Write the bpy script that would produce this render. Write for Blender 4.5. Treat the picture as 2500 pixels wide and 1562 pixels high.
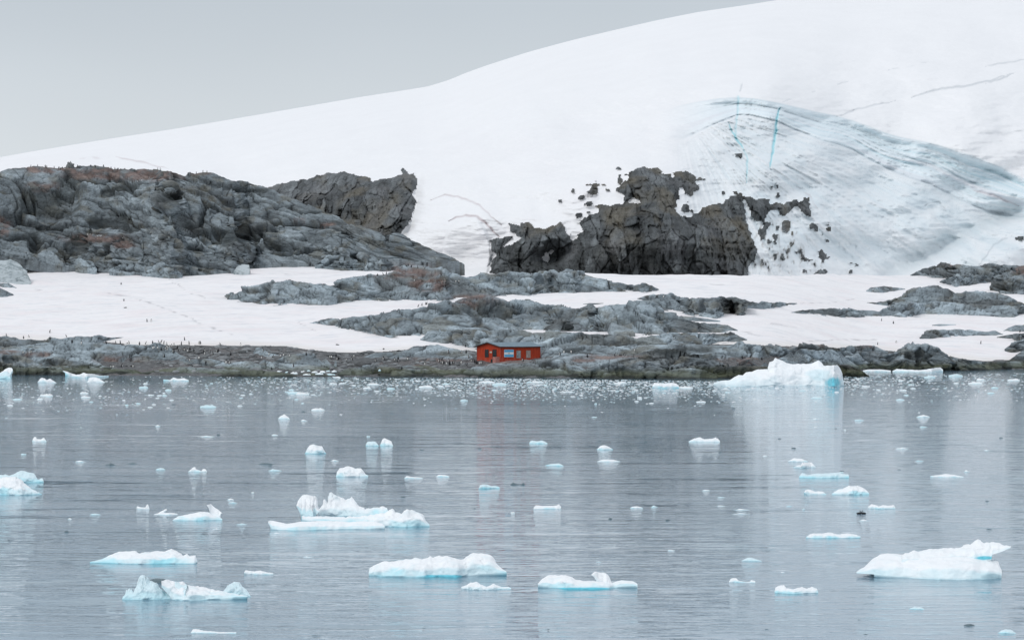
import bpy, math, random
import numpy as np
from mathutils import Vector, Matrix

for o in list(bpy.data.objects): bpy.data.objects.remove(o)
scene = bpy.context.scene
R = math.radians

# ------------------------------------------------------------------ camera
F = 6944.0          # focal length in pixels of the 2500 px wide photograph
CZ = 11.1           # eye height over the water (ship's deck)
HY = 781.0
cam = bpy.data.cameras.new("camera"); camo = bpy.data.objects.new("camera", cam)
scene.collection.objects.link(camo); scene.camera = camo
camo.location = (0, 0, CZ); camo.rotation_euler = (R(90), 0, 0)
cam.sensor_width = 36; cam.lens = 36 * F / 2500; cam.clip_start = 1; cam.clip_end = 20000

# ------------------------------------------------------------------ sky, sun, exposure
SUN_EL, SUN_AZ = 42, 225       # azimuth clockwise from +Y (north): behind the camera, to the left
world = bpy.data.worlds.new("World"); scene.world = world; world.use_nodes = True
nt = world.node_tree; N = nt.nodes; L = nt.links; N.clear()
out = N.new('ShaderNodeOutputWorld'); bg = N.new('ShaderNodeBackground'); bg.inputs['Strength'].default_value = 0.1
sky = N.new('ShaderNodeTexSky'); sky.sky_type = 'NISHITA'; sky.sun_disc = False
sky.sun_elevation = R(SUN_EL); sky.sun_rotation = R(SUN_AZ)
tc = N.new('ShaderNodeTexCoord'); sep = N.new('ShaderNodeSeparateXYZ'); L.new(tc.outputs['Generated'], sep.inputs[0])
# overcast: dim at the horizon ahead, bright towards the zenith
ramp = N.new('ShaderNodeValToRGB'); L.new(sep.outputs['Z'], ramp.inputs[0])
cr = ramp.color_ramp
SKY = [(0.0, (.80, .84, .875)), (0.045, (.735, .78, .82)), (0.11, (.59, .645, .70)), (0.16, (.80, .86, .94)), (0.35, (.84, .90, .98)), (1.0, (.85, .90, .97))]
cr.elements[0].position = 0; cr.elements[1].position = 1
for p, c in SKY[1:-1]: cr.elements.new(p)
for e, (p, c) in zip(cr.elements, SKY): e.position = p; e.color = (*c, 1)
noi = N.new('ShaderNodeTexNoise'); noi.inputs['Scale'].default_value = 3.0; noi.inputs['Detail'].default_value = 3
mp = N.new('ShaderNodeMapping'); mp.inputs['Scale'].default_value = (1, 1, 2.5)
L.new(tc.outputs['Generated'], mp.inputs[0]); L.new(mp.outputs[0], noi.inputs['Vector'])
mr = N.new('ShaderNodeMapRange'); mr.inputs[1].default_value = .3; mr.inputs[2].default_value = .7
mr.inputs[3].default_value = 9.3; mr.inputs[4].default_value = 10.5; L.new(noi.outputs[0], mr.inputs[0])
vm = N.new('ShaderNodeVectorMath'); vm.operation = 'SCALE'; L.new(ramp.outputs[0], vm.inputs[0]); L.new(mr.outputs[0], vm.inputs['Scale'])
mix = N.new('ShaderNodeMix'); mix.data_type = 'RGBA'; mix.inputs[0].default_value = .93
L.new(sky.outputs[0], mix.inputs[6]); L.new(vm.outputs[0], mix.inputs[7])
L.new(mix.outputs[2], bg.inputs['Color']); L.new(bg.outputs[0], out.inputs[0])
sun = bpy.data.lights.new("sun", 'SUN'); sun.energy = 0.9; sun.angle = R(14); sun.color = (1, .97, .93)
suno = bpy.data.objects.new("sun", sun); scene.collection.objects.link(suno)
d = Vector((math.sin(R(SUN_AZ)) * math.cos(R(SUN_EL)), math.cos(R(SUN_AZ)) * math.cos(R(SUN_EL)), math.sin(R(SUN_EL))))
suno.rotation_euler = d.to_track_quat('Z', 'Y').to_euler()
scene.view_settings.view_transform = 'Standard'; scene.view_settings.look = 'None'
scene.view_settings.exposure = 0.0; scene.view_settings.gamma = 1
scene.render.engine = 'CYCLES'

# ------------------------------------------------------------------ measured points
# tags of the enlarged photograph regions: origin and scale of each
TAG = {'V': (0, 0, 2500 / 2420), 'S': (0, 0, 1), 'A': (0, 370, 640 / 2420), 'B': (600, 370, 640 / 2420), 'C': (1180, 370, 660 / 2420),
       'D': (1700, 370, 800 / 2420), 'E': (0, 640, 640 / 2420), 'F': (540, 640, 700 / 2420), 'G': (1100, 640, 760 / 2420),
       'H': (1740, 620, 760 / 2420), 'I': (1600, 180, 900 / 2420), 'J': (0, 900, 830 / 2420), 'K': (830, 900, 830 / 2420),
       'L': (1660, 900, 840 / 2420), 'M': (0, 1180, 830 / 2420), 'N': (830, 1180, 830 / 2420), 'O': (1660, 1180, 840 / 2420),
       'U': (1130, 810, 230 / 2420)}
def P(tag, *flat):
    x0, y0, k = TAG[tag]
    return [(x0 + flat[i] * k, y0 + flat[i + 1] * k) for i in range(0, len(flat), 2)]
def world_at(px, py, Y):
    return ((px - 1250) * Y / F, Y, CZ + (HY - py) * Y / F)
def curve(pts, xs):
    pts = sorted(pts); a = np.array(pts, float)
    return np.interp(xs, a[:, 0], a[:, 1])
def smooth1(y, n):
    if n < 2: return y
    k = np.hanning(n + 2)[1:-1]; k /= k.sum()
    return np.convolve(np.pad(y, n, mode='edge'), k, mode='same')[n:-n]
def sstep(a, b, x):
    t = np.clip((x - a) / (b - a), 0, 1); return t * t * (3 - 2 * t)

# ------------------------------------------------------------------ noise (numpy)
def _hash(ix, iy, iz, seed):
    h = (ix.astype(np.int64) * 374761393 + iy.astype(np.int64) * 668265263 + iz.astype(np.int64) * 2147483647 + seed * 974634777) & 0xFFFFFFFF
    h = ((h ^ (h >> 13)) * 1274126177) & 0xFFFFFFFF
    h = ((h ^ (h >> 16)) * 2246822519) & 0xFFFFFFFF
    return (h ^ (h >> 15)) & 0xFFFFFFFF
_G = np.array([(1, 1, 0), (-1, 1, 0), (1, -1, 0), (-1, -1, 0), (1, 0, 1), (-1, 0, 1), (1, 0, -1), (-1, 0, -1), (0, 1, 1), (0, -1, 1), (0, 1, -1), (0, -1, -1)], float)
def perlin(x, y, z, seed=0):
    x, y, z = np.broadcast_arrays(x, y, z)
    ix, iy, iz = np.floor(x), np.floor(y), np.floor(z); fx, fy, fz = x - ix, y - iy, z - iz
    ux, uy, uz = [f * f * f * (f * (f * 6 - 15) + 10) for f in (fx, fy, fz)]
    r = 0
    for a in (0, 1):
        for b in (0, 1):
            for c in (0, 1):
                g = _G[_hash(ix + a, iy + b, iz + c, seed) % 12]
                w = (ux if a else 1 - ux) * (uy if b else 1 - uy) * (uz if c else 1 - uz)
                r = r + w * (g[..., 0] * (fx - a) + g[..., 1] * (fy - b) + g[..., 2] * (fz - c))
    return r
def fbm(x, y, z, oct=4, seed=0, gain=.5):
    r = 0; a = 1
    for i in range(oct):
        r = r + a * perlin(x, y, z, seed + i); x, y, z = x * 2.03 + 7, y * 2.03 + 3, z * 2.03 + 5; a *= gain
    return r
def voro(x, y, z, seed=0):
    ix, iy, iz = np.floor(x), np.floor(y), np.floor(z)
    f1 = np.full(x.shape, 9.0); f2 = np.full(x.shape, 9.0); idv = np.zeros(x.shape); ox = np.zeros(x.shape); oz = np.zeros(x.shape)
    for a in (-1, 0, 1):
        for b in (-1, 0, 1):
            for c in (-1, 0, 1):
                h = _hash(ix + a, iy + b, iz + c, seed)
                jx = (h & 1023) / 1023; jy = ((h >> 10) & 1023) / 1023; jz = ((h >> 20) & 1023) / 1023
                dd = np.sqrt((ix + a + jx - x) ** 2 + (iy + b + jy - y) ** 2 + (iz + c + jz - z) ** 2)
                v = (_hash(ix + a, iy + b, iz + c, seed + 77) % 1000) / 1000
                n1 = dd < f1
                ox = np.where(n1, x - (ix + a + jx), ox); oz = np.where(n1, z - (iz + c + jz), oz)
                f2 = np.where(n1, f1, np.minimum(f2, dd)); idv = np.where(n1, v, idv); f1 = np.minimum(f1, dd)
    global FAC
    FAC = ox * np.sin(idv * 91) + oz * np.cos(idv * 57)      # each cell a plane with its own tilt
    return f1, f2 - f1, idv

# ------------------------------------------------------------------ materials
def new_mat(name):
    m = bpy.data.materials.new(name); m.use_nodes = True
    b = m.node_tree.nodes['Principled BSDF']; return m, m.node_tree.nodes, m.node_tree.links, b
def noise_node(N, L, scale, detail=4, sc=(1, 1, 1), rough=.55, rot=(0, 0, 0)):
    g = N.new('ShaderNodeNewGeometry'); mp = N.new('ShaderNodeMapping'); mp.inputs['Scale'].default_value = sc; mp.inputs['Rotation'].default_value = rot
    L.new(g.outputs['Position'], mp.inputs[0]); n = N.new('ShaderNodeTexNoise'); n.inputs['Scale'].default_value = scale
    n.inputs['Detail'].default_value = detail; n.inputs['Roughness'].default_value = rough; L.new(mp.outputs[0], n.inputs['Vector']); return n
def maprange(N, L, s, a, b, c, d):
    m = N.new('ShaderNodeMapRange'); m.inputs[1].default_value = a; m.inputs[2].default_value = b; m.inputs[3].default_value = c; m.inputs[4].default_value = d
    L.new(s, m.inputs[0]); return m.outputs[0]
def scale_col(N, L, col, fac):
    v = N.new('ShaderNodeVectorMath'); v.operation = 'SCALE'; L.new(col, v.inputs[0]); L.new(fac, v.inputs['Scale']); return v.outputs[0]
def bump(N, L, b, h, strength, dist, prev=None):
    bp = N.new('ShaderNodeBump'); bp.inputs['Strength'].default_value = strength; bp.inputs['Distance'].default_value = dist
    L.new(h, bp.inputs['Height'])
    if prev: L.new(prev, bp.inputs['Normal'])
    L.new(bp.outputs[0], b.inputs['Normal']); return bp.outputs[0]
def attr_mat(name, rough=.85, spec=.3, n1=(1.2, .8, 1.2), n2=(6, .9, 1.1), b1=(1.0, .5, .3), b2=None, sc=(1, 1, 1), sss=0):
    m, N, L, b = new_mat(name)
    at = N.new('ShaderNodeAttribute'); at.attribute_name = 'col'
    a = noise_node(N, L, n1[0], 6, sc); c = noise_node(N, L, n2[0], 3, sc)
    col = scale_col(N, L, at.outputs['Color'], maprange(N, L, a.outputs[0], .3, .7, n1[1], n1[2]))
    col = scale_col(N, L, col, maprange(N, L, c.outputs[0], .3, .7, n2[1], n2[2]))
    L.new(col, b.inputs['Base Color']); b.inputs['Roughness'].default_value = rough; b.inputs['Specular IOR Level'].default_value = spec
    h = noise_node(N, L, b1[0], 8, sc, .62); pr = bump(N, L, b, h.outputs[0], b1[1], b1[2])
    if b2:
        h2 = noise_node(N, L, b2[0], 5, sc); bump(N, L, b, h2.outputs[0], b2[1], b2[2], pr)
    if sss:
        b.inputs['Subsurface Weight'].default_value = sss; b.inputs['Subsurface Radius'].default_value = (.15, .5, .7); b.inputs['Subsurface Scale'].default_value = .4
    return m
M_ROCK = attr_mat('rock', .8, .35, (.5, .72, 1.25), (3.0, .78, 1.2), (.8, .9, .8), (3.5, .7, .18), (.55, .8, 1.25))
M_CLIFF = attr_mat('cliff', .85, .3, (.35, .62, 1.3), (2.0, .7, 1.25), (.5, .8, 1.0), (2.2, .7, .3), (1.4, .3, .45))
M_GRAVEL = attr_mat('gravel', .9, .2, (3, .6, 1.35), (9, .6, 1.4), (4, 1, .25))
M_SNOW = attr_mat('snow', .7, .2, (.09, .975, 1.01), (1.2, .975, 1.01), (.35, .35, .5), None, (.35, 1, 1))
M_GLACIER = attr_mat('glacier', .7, .25, (.05, .985, 1.01), (.6, .985, 1.01), (.12, .35, 1.2), None, (1, 1, 1))
M_ICE = attr_mat('ice', .5, .45, (1.5, .98, 1.015), (7, .98, 1.015), (2.2, .35, .12), (7, .25, .04))
def plain(name, col, rough=.7, spec=.3, var=.15, scale=3):
    m, N, L, b = new_mat(name); n = noise_node(N, L, scale, 5)
    rgb = N.new('ShaderNodeRGB'); rgb.outputs[0].default_value = (*col, 1)
    L.new(scale_col(N, L, rgb.outputs[0], maprange(N, L, n.outputs[0], .3, .7, 1 - var, 1 + var)), b.inputs['Base Color'])
    b.inputs['Roughness'].default_value = rough; b.inputs['Specular IOR Level'].default_value = spec; return m

# water: rippled surface that mirrors at grazing angles and lets one see a little into it
def water_mat():
    m = bpy.data.materials.new('water'); m.use_nodes = True; N = m.node_tree.nodes; L = m.node_tree.links; N.clear()
    out = N.new('ShaderNodeOutputMaterial'); gl = N.new('ShaderNodeBsdfGlossy'); gl.inputs['Roughness'].default_value = .10
    gl.inputs['Color'].default_value = (.95, .985, 1.0, 1)
    tr = N.new('ShaderNodeBsdfTransparent'); tr.inputs['Color'].default_value = (.30, .52, .58, 1)
    df = N.new('ShaderNodeBsdfDiffuse'); df.inputs['Color'].default_value = (.20, .36, .49, 1)
    m1 = N.new('ShaderNodeMixShader'); m1.inputs[0].default_value = .45; L.new(df.outputs[0], m1.inputs[1]); L.new(tr.outputs[0], m1.inputs[2])
    fr = N.new('ShaderNodeFresnel'); fr.inputs['IOR'].default_value = 1.40
    a = noise_node(N, L, .9, 4, (.30, 1, 1), .6, (0, 0, R(4))); b = noise_node(N, L, 3.4, 3, (.35, 1, 1), .6, (0, 0, R(-5)))
    c = noise_node(N, L, .16, 3, (.30, 1, 1), .5); patch = noise_node(N, L, .022, 3, (.35, 1, 1), .5)
    strk = noise_node(N, L, .26, 5, (.16, 1, 1), .65, (0, 0, R(1.5)))
    def mul(s, k):
        q = N.new('ShaderNodeMath'); q.operation = 'MULTIPLY'; L.new(s, q.inputs[0])
        if isinstance(k, float): q.inputs[1].default_value = k
        else: L.new(k, q.inputs[1])
        return q.outputs[0]
    def add(s, t):
        q = N.new('ShaderNodeMath'); q.operation = 'ADD'; L.new(s, q.inputs[0]); L.new(t, q.inputs[1]); return q.outputs[0]
    amp = mul(maprange(N, L, patch.outputs[0], .35, .65, .6, 1.25), maprange(N, L, strk.outputs[0], .42, .60, .35, 1.7))
    h = add(mul(mul(a.outputs[0], .014), amp), mul(mul(b.outputs[0], .0085), amp)); h = add(h, mul(c.outputs[0], .035))
    dsh = noise_node(N, L, 1.5, 3, (.30, 1, 1), .55, (0, 0, R(-3))); h = add(h, mul(maprange(N, L, dsh.outputs[0], .54, .68, 0, 1), .017))
    L.new(mul(amp, .04), gl.inputs['Roughness'])
    bp = N.new('ShaderNodeBump'); bp.inputs['Strength'].default_value = 1; bp.inputs['Distance'].default_value = 1; L.new(h, bp.inputs['Height'])
    for s in (gl, df, fr): L.new(bp.outputs[0], s.inputs['Normal'])
    mx = N.new('ShaderNodeMixShader'); L.new(fr.outputs[0], mx.inputs[0]); L.new(m1.outputs[0], mx.inputs[1]); L.new(gl.outputs[0], mx.inputs[2])
    L.new(mx.outputs[0], out.inputs[0]); return m
M_WATER = water_mat()

# ------------------------------------------------------------------ mesh helpers
def link(o): scene.collection.objects.link(o); return o
def tag(o, label=None, cat=None, group=None, kind=None):
    for k, v in (('label', label), ('category', cat), ('group', group), ('kind', kind)):
        if v: o[k] = v
    return o
def mesh_obj(name, verts, faces, mat, cols=None, parent=None, smooth=True):
    me = bpy.data.meshes.new(name); verts = np.asarray(verts, np.float32); faces = np.asarray(faces, np.int32)
    me.vertices.add(len(verts)); me.vertices.foreach_set('co', verts.ravel())
    n = faces.shape[1]; me.loops.add(faces.size); me.loops.foreach_set('vertex_index', faces.ravel())
    me.polygons.add(len(faces)); me.polygons.foreach_set('loop_start', np.arange(0, faces.size, n, dtype=np.int32))
    me.polygons.foreach_set('loop_total', np.full(len(faces), n, np.int32))
    me.update(calc_edges=True); me.validate()
    if smooth: me.polygons.foreach_set('use_smooth', np.ones(len(me.polygons), bool))
    if cols is not None:
        at = me.color_attributes.new('col', 'FLOAT_COLOR', 'POINT')
        c4 = np.ones((len(verts), 4), np.float32); c4[:, :3] = cols; at.data.foreach_set('color', c4.ravel())
    me.materials.append(mat); o = link(bpy.data.objects.new(name, me))
    if parent: o.parent = parent
    return o
def grid_faces(nr, nc, closed=False):
    r, c = np.meshgrid(np.arange(nr if closed else nr - 1), np.arange(nc - 1), indexing='ij'); r2 = (r + 1) % nr
    return np.stack([r * nc + c, r * nc + c + 1, r2 * nc + c + 1, r2 * nc + c], -1).reshape(-1, 4)
def compact(verts, faces, cols):
    u, inv = np.unique(faces, return_inverse=True); return verts[u], inv.reshape(faces.shape), cols[u]
def normals(Pn):
    du = np.gradient(Pn, axis=1); dv = np.gradient(Pn, axis=0); n = np.cross(du, dv)
    return n / (np.linalg.norm(n, axis=-1, keepdims=True) + 1e-9)
def sdf_poly(px, py, poly, holes=()):
    """signed distance (positive inside) to a polygon"""
    def one(poly):
        a = np.array(poly, float); b = np.roll(a, -1, 0); d2 = np.full(px.shape, 1e12); ins = np.zeros(px.shape, bool)
        for (x0, y0), (x1, y1) in zip(a, b):
            ex, ey = x1 - x0, y1 - y0; t = np.clip(((px - x0) * ex + (py - y0) * ey) / (ex * ex + ey * ey + 1e-9), 0, 1)
            d2 = np.minimum(d2, (px - x0 - t * ex) ** 2 + (py - y0 - t * ey) ** 2)
            if y0 != y1:
                cnd = ((y0 > py) != (y1 > py)) & (px < (x1 - x0) * (py - y0) / (y1 - y0) + x0); ins ^= cnd
        return np.where(ins, 1, -1) * np.sqrt(d2)
    s = one(poly)
    for h in holes: s = np.minimum(s, -one(h))
    return s
def sdf_line(px, py, pts):
    """distance to an open line and the position (0..1) along it"""
    d2 = np.full(px.shape, 1e12); tt = np.zeros(px.shape); n = len(pts) - 1
    for i in range(n):
        (x0, y0), (x1, y1) = pts[i], pts[i + 1]; ex, ey = x1 - x0, y1 - y0
        t = np.clip(((px - x0) * ex + (py - y0) * ey) / (ex * ex + ey * ey + 1e-9), 0, 1); q = (px - x0 - t * ex) ** 2 + (py - y0 - t * ey) ** 2
        m = q < d2; d2 = np.where(m, q, d2); tt = np.where(m, (i + t) / n, tt)
    return np.sqrt(d2), tt
def ell(t, l):
    return [(TAG[t][0] + a * TAG[t][2], TAG[t][1] + b * TAG[t][2], c * TAG[t][2], d * TAG[t][2]) for a, b, c, d in l]

# ------------------------------------------------------------------ lie of the land
_sx = np.arange(-900, 3500, 5.0)
_sy = smooth1(np.interp(_sx, [-500, 0, 600, 1100, 1650, 1850, 2000, 2100, 2500, 3000], [30, 25, 5, 0, -14, -8, 28, 62, 88, 95]), 41)
def shift(px): return np.interp(px, _sx, _sy)
def ground(x, Y):
    """height of the snow and beach surface"""
    px = 1250 + F * x / Y; s = shift(px); Yr = Y - s
    z = np.where(Yr < 590, .137 * (Yr - 555), 4.8 + .0858 * (Yr - 590))
    z = z + (fbm(x / 45, Y / 30, 0 * x, 3, 5) * 1.1 + fbm(x / 12, Y / 9, 0 * x, 2, 9) * .18) * sstep(570, 640, Yr)
    yc = 813 + 1.226 * s + np.interp(px, [-500, 850, 1085], [220, 200, 0])
    zc = 4.8 + .0858 * (yc - s - 590)
    return np.where(Y > yc, np.minimum(z, zc + .0 - .12 * (Y - yc)), z)
_pxs = np.arange(-420, 2930, 10.0); _Ys = np.concatenate([np.arange(70, 500, 2.0), np.arange(500, 1010, .5)])
_X, _YY = np.meshgrid(_pxs, _Ys); _Zg = np.maximum(ground((_X - 1250) * _YY / F, _YY), 0); _PYg = HY - (_Zg - CZ) * F / _YY
_PYm = np.minimum.accumulate(_PYg, axis=0)
def depth_at(px, py):
    """distance at which the ray through a photo point meets the ground or the water"""
    px = np.atleast_1d(np.asarray(px, float)); py = np.broadcast_to(np.asarray(py, float), px.shape); r = np.zeros(px.shape)
    for i, (a, b) in enumerate(zip(px, py)):
        fi = min(max((a + 420) / 10, 0), len(_pxs) - 1.001); k = int(fi); w = fi - k
        r[i] = np.interp(-b, -_PYm[:, k], _Ys) * (1 - w) + np.interp(-b, -_PYm[:, k + 1], _Ys) * w
    return r

# gravel and snow surface
STEP = 3.6
cols_px = np.arange(-400, 2900, STEP); Yr = np.concatenate([np.arange(522, 600, .55), np.arange(600, 1030, 1.15)])
PX, YR = np.meshgrid(cols_px, Yr); YY = YR + shift(PX); XX = (PX - 1250) * YY / F; ZZ = ground(XX, YY)
edge = curve(P('E', 0, 700, 450, 720, 560, 715, 960, 735, 1200, 757, 1600, 765, 2400, 772) + P('F', 130, 700, 400, 707, 600, 712, 750, 737, 900, 760, 1100, 765, 1500, 745)
             + [(1000, 852), (1180, 856), (1400, 848), (1720, 838), (1850, 842), (2080, 850)] + P('H', 1300, 740, 1850, 797, 1950, 812, 2100, 832, 2300, 826, 2420, 800), cols_px)
PYs = HY - (ZZ - CZ) * F / YY
e = PYs - edge[None, :] + fbm(XX / 12, YY / 8, 0 * XX, 3, 3) * 4
isg = e > 0
ZZ = ZZ - np.where(isg, fbm(XX / 2.2, YY / 2.2, 0 * XX, 3, 21) * .35 * sstep(0, 8, e), fbm(XX / 7, YY / 3, 0 * XX, 3, 22) * .20)
V = np.stack([XX, YY, ZZ], -1).reshape(-1, 3)
n1 = fbm(XX / 14, YY / 10, 0 * XX, 4, 31).ravel(); n2 = fbm(XX / 9, YY / 2.2, 0 * XX, 4, 33).ravel()
snow_c = np.array((.845, .825, .825)); pink = np.array((.80, .72, .72)); grey = np.array((.62, .64, .67)); tan = np.array((.70, .66, .60))
def lerp(a, b, t): return a + (b - a) * t[..., None]
cs = lerp(np.broadcast_to(snow_c, V.shape), pink, np.clip(n1 * .6 + .15 * sstep(750, 620, YR).ravel(), 0, .7))
cs = lerp(cs, grey, np.clip((n2 - .16) * 1.2, 0, .5))
cs = lerp(cs, tan, (sstep(-16, 0, e) * .45).ravel())
tracks = [P('E', 1550, 140, 1590, 175, 1650, 215, 1760, 290, 1900, 330), P('E', 950, 268, 1060, 300, 1200, 320, 1300, 355, 1410, 385, 1500, 420, 1640, 470, 1760, 520, 1850, 570, 2000, 620, 2150, 670),
          P('F', 570, 60, 640, 72, 710, 88), P('F', 540, 106, 630, 114), P('E', 330, 253, 400, 258), P('H', 680, 385, 900, 380, 1100, 352), P('H', 230, 600, 350, 635, 560, 650), P('H', 740, 680, 1000, 665, 1280, 670),
          P('H', 460, 540, 700, 580), P('G', 2010, 175, 2120, 177), P('F', 640, 510, 740, 550, 830, 600)]
for i, tk in enumerate(tracks):
    dd, tt = sdf_line(PX + perlin(XX / 5, YY / 3, 0 * XX, 50 + i) * 8, PYs + perlin(XX / 4, YY / 4, 0 * XX, 60 + i) * 3, tk)
    w = np.clip(1 - dd / 2.2, 0, 1) * sstep(-.15, .25, perlin(XX / 6, YY / 3, 0 * XX, 70 + i))
    cs = lerp(cs, np.array((.38, .36, .37)), (w * .75).ravel())
gr = np.stack([perlin(V[:, 0] / 1.3, V[:, 1] / 1.3, 0 * V[:, 0], 41)] * 3, -1)
cg = np.array((.135, .138, .14)) * (1 + .5 * gr) + np.array((.012, .003, .001)) * np.clip(n1 * 2 + .2, 0, 1)[:, None]
fc = grid_faces(*PX.shape); fm = isg.ravel()[fc].mean(1) > .5
for nm, sel, c, mt in (('snow_field', ~fm, cs, M_SNOW), ('gravel_beach', fm, cg, M_GRAVEL)):
    v, f, cc = compact(V, fc[sel], c); tag(mesh_obj(nm, v, f, mt, cc), kind='structure')

# ------------------------------------------------------------------ glacier dome with its cliffs
sil = P('V', -400, 400, -200, 390, 0, 372, 60, 361, 150, 346, 280, 325, 400, 307, 560, 280, 700, 256, 850, 230, 960, 213, 1010, 205, 1060, 190, 1100, 173, 1150, 155, 1250, 123, 1350, 96, 1450, 72, 1550, 49, 1650, 29, 1760, 13, 1830, 2, 1950, -16, 2150, -40, 2420, -62, 2900, -90)
gx = np.arange(-380, 2880, 2.1); Tg = smooth1(curve(sil, gx), 21)
BOT = 705.0
base_v = np.arange(0, 1.0001, 1 / 330.)
rows = []
for q in base_v: rows.append(BOT + (Tg - BOT) * q)
PYd = np.array(rows); PXd = np.broadcast_to(gx, PYd.shape).copy(); Q = np.broadcast_to(base_v[:, None], PYd.shape)
Y0 = np.interp(gx, [-400, 550, 1280, 3000], [936, 936, 862, 862]) + 1.226 * shift(gx) * np.interp(gx, [950, 1200], [0, 1])
Y0 = smooth1(Y0, 31)
YD = Y0[None, :] + 110 * Q + 520 * (1 - np.sqrt(np.clip(1 - Q ** 2.6, 0, 1)))
YD += (fbm(PXd / 420, PYd / 260, 0 * PXd, 3, 81) * 30 + perlin(PXd / 150 + PYd / 200, PYd / 60, 0 * PXd, 83) * 5 + fbm(PXd / 50, PYd / 12, 0 * PXd, 3, 84) * 1.6) * sstep(0, .15, Q) * (1 - Q ** 8)
# wind scoop below the rim
rim = P('I', -100, 330, 60, 250, 150, 212, 250, 188, 400, 165, 540, 155, 650, 163, 800, 190, 950, 225, 1060, 252, 1180, 275, 1300, 310, 1400, 345, 1500, 385, 1600, 415, 1700, 435, 1790, 450, 1880, 475, 2000, 515, 2100, 545, 2250, 605, 2420, 690) + [(2700, 520)]
s2 = P('I', 200, 420, 390, 330, 540, 270, 620, 272, 800, 312, 900, 362, 1030, 410, 1100, 440, 1200, 462, 1300, 500, 1400, 560, 1500, 610, 1600, 655, 1700, 690, 1800, 722, 1900, 775, 2000, 825) + P('D', 1850, 300, 1950, 350, 2050, 400, 2150, 440, 2300, 470, 2420, 485) + [(2700, 560)]
RM = smooth1(curve(rim, gx), 9)[None, :]; S2 = smooth1(curve(s2, gx), 9)[None, :]
below = PYd - RM
inx = sstep(1590, 1830, PXd)                       # the scoop fades out to the left
lowfade = sstep(700, 600, PYd)
YD += inx * (8 * sstep(0, 22, below) + 13 * sstep(10, 130, below) * (1 - sstep(150, 380, below)))
st = np.clip((PYd - RM) / (S2 - RM), -1, 3)
wob = perlin(PXd / 160, PYd / 90, 0 * PXd, 91) * .12
bands = perlin(PXd / 700, (st + wob) * 13, 0 * PXd, 92) + .7 * perlin(PXd / 260, (st + wob) * 34, 0 * PXd, 93)
inb = inx * sstep(-.02, .03, st) * (1 - sstep(.95, 1.12, st))
YD += inb * bands * .8
YD += inx * 2.0 * np.clip(1 - np.abs(st - 1.0) / .05, 0, 1)      # undercut line at the foot of the strata
YD += inx * 1.2 * np.clip(1 - np.abs(st - .45 - .1 * np.sin(PXd / 170)) / .05, 0, 1)
# fan of melt grooves below the strata, running down and to the left foot
ang = np.arctan2(PYd - 250, PXd - 1650); rad = np.hypot(PYd - 250, PXd - 1650)
ing = inx * sstep(.9, 1.3, st)
groove = perlin(ang * 38 + fbm(PXd / 90, PYd / 90, 0 * PXd, 2, 95) * .7, rad / 260, 0 * PXd, 96) + .5 * perlin(ang * 90, rad / 120, 0 * PXd, 97)
YD += ing * (groove * 2.3 + fbm(PXd / 34, PYd / 20, 0 * PXd, 3, 98) * .8)
# pit at the far right foot
pit, _ = sdf_line(PXd, PYd, P('V', 2100, 650, 2190, 600, 2290, 545, 2400, 500))
YD += 10 * np.exp(-(pit / 26) ** 2)
lumpd = np.hypot((PXd - 2440) / 75, (PYd - 640) / 60); YD -= 16 * sstep(1.1, .4, lumpd)
# curl of snow beside the left cliff
curl, _ = sdf_line(PXd, PYd, P('B', 1590, 250, 1570, 420, 1560, 560, 1500, 700, 1440, 790)); YD += 6 * np.exp(-(curl / 13) ** 2)
bowl = np.hypot((PXd - 1140) / 95, (PYd - 600) / 110); YD -= 6 * sstep(1.15, .2, bowl)
bowl2 = np.hypot((PXd - 1140) / 62, (PYd - 620) / 95); YD -= 3 * sstep(1.0, .86, bowl2)

K1 = P('C', 60, 1090, 65, 1040, 75, 960, 110, 920, 60, 870, 65, 800, 130, 775, 200, 765, 260, 755, 270, 770, 240, 782, 190, 845, 290, 805, 350, 785, 345, 760, 285, 755, 290, 720, 250, 720, 215, 690, 225, 650, 270, 635, 330, 670, 335, 640, 400, 630, 440, 645, 450, 680, 540, 700, 560, 670, 610, 660, 610, 635, 640, 650, 690, 640, 730, 690, 750, 735, 775, 740, 780, 800, 830, 770, 870, 760, 880, 690, 850, 650, 830, 645, 870, 615, 930, 575, 980, 560, 1020, 545, 1030, 510, 1010, 490, 1060, 475, 1150, 480, 1200, 465, 1265, 462,
       1270, 445, 1250, 390, 1220, 365, 1185, 345, 1235, 320, 1230, 290, 1270, 250, 1310, 225, 1295, 190, 1350, 160, 1420, 138, 1500, 135, 1560, 155, 1610, 183, 1550, 190, 1620, 206, 1700, 220, 1690, 190, 1730, 178, 1830, 178, 1880, 195, 1905, 230, 1905, 255, 1880, 262, 1930, 300, 1940, 340, 1900, 370, 1870, 395, 1790, 390, 1800, 330, 1750, 310, 1755, 400, 1735, 440, 1745, 480, 1715, 515, 1740, 545, 1780, 575, 1830, 590, 1870, 570, 1920, 550, 1960, 500, 2050, 480, 2150, 460, 2150, 420, 2210, 405, 2250, 390, 2240, 360, 2270, 340, 2300, 370, 2325, 395)
K1 += P('D', 355, 400, 370, 480, 385, 560, 410, 640, 440, 680, 455, 740, 440, 790, 390, 850, 385, 960)
holes = [P('C', 522, 940, 560, 915, 590, 945, 575, 980, 535, 968), P('C', 590, 880, 640, 888, 602, 935), P('C', 1280, 455, 1325, 425, 1400, 445, 1410, 456)]
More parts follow.
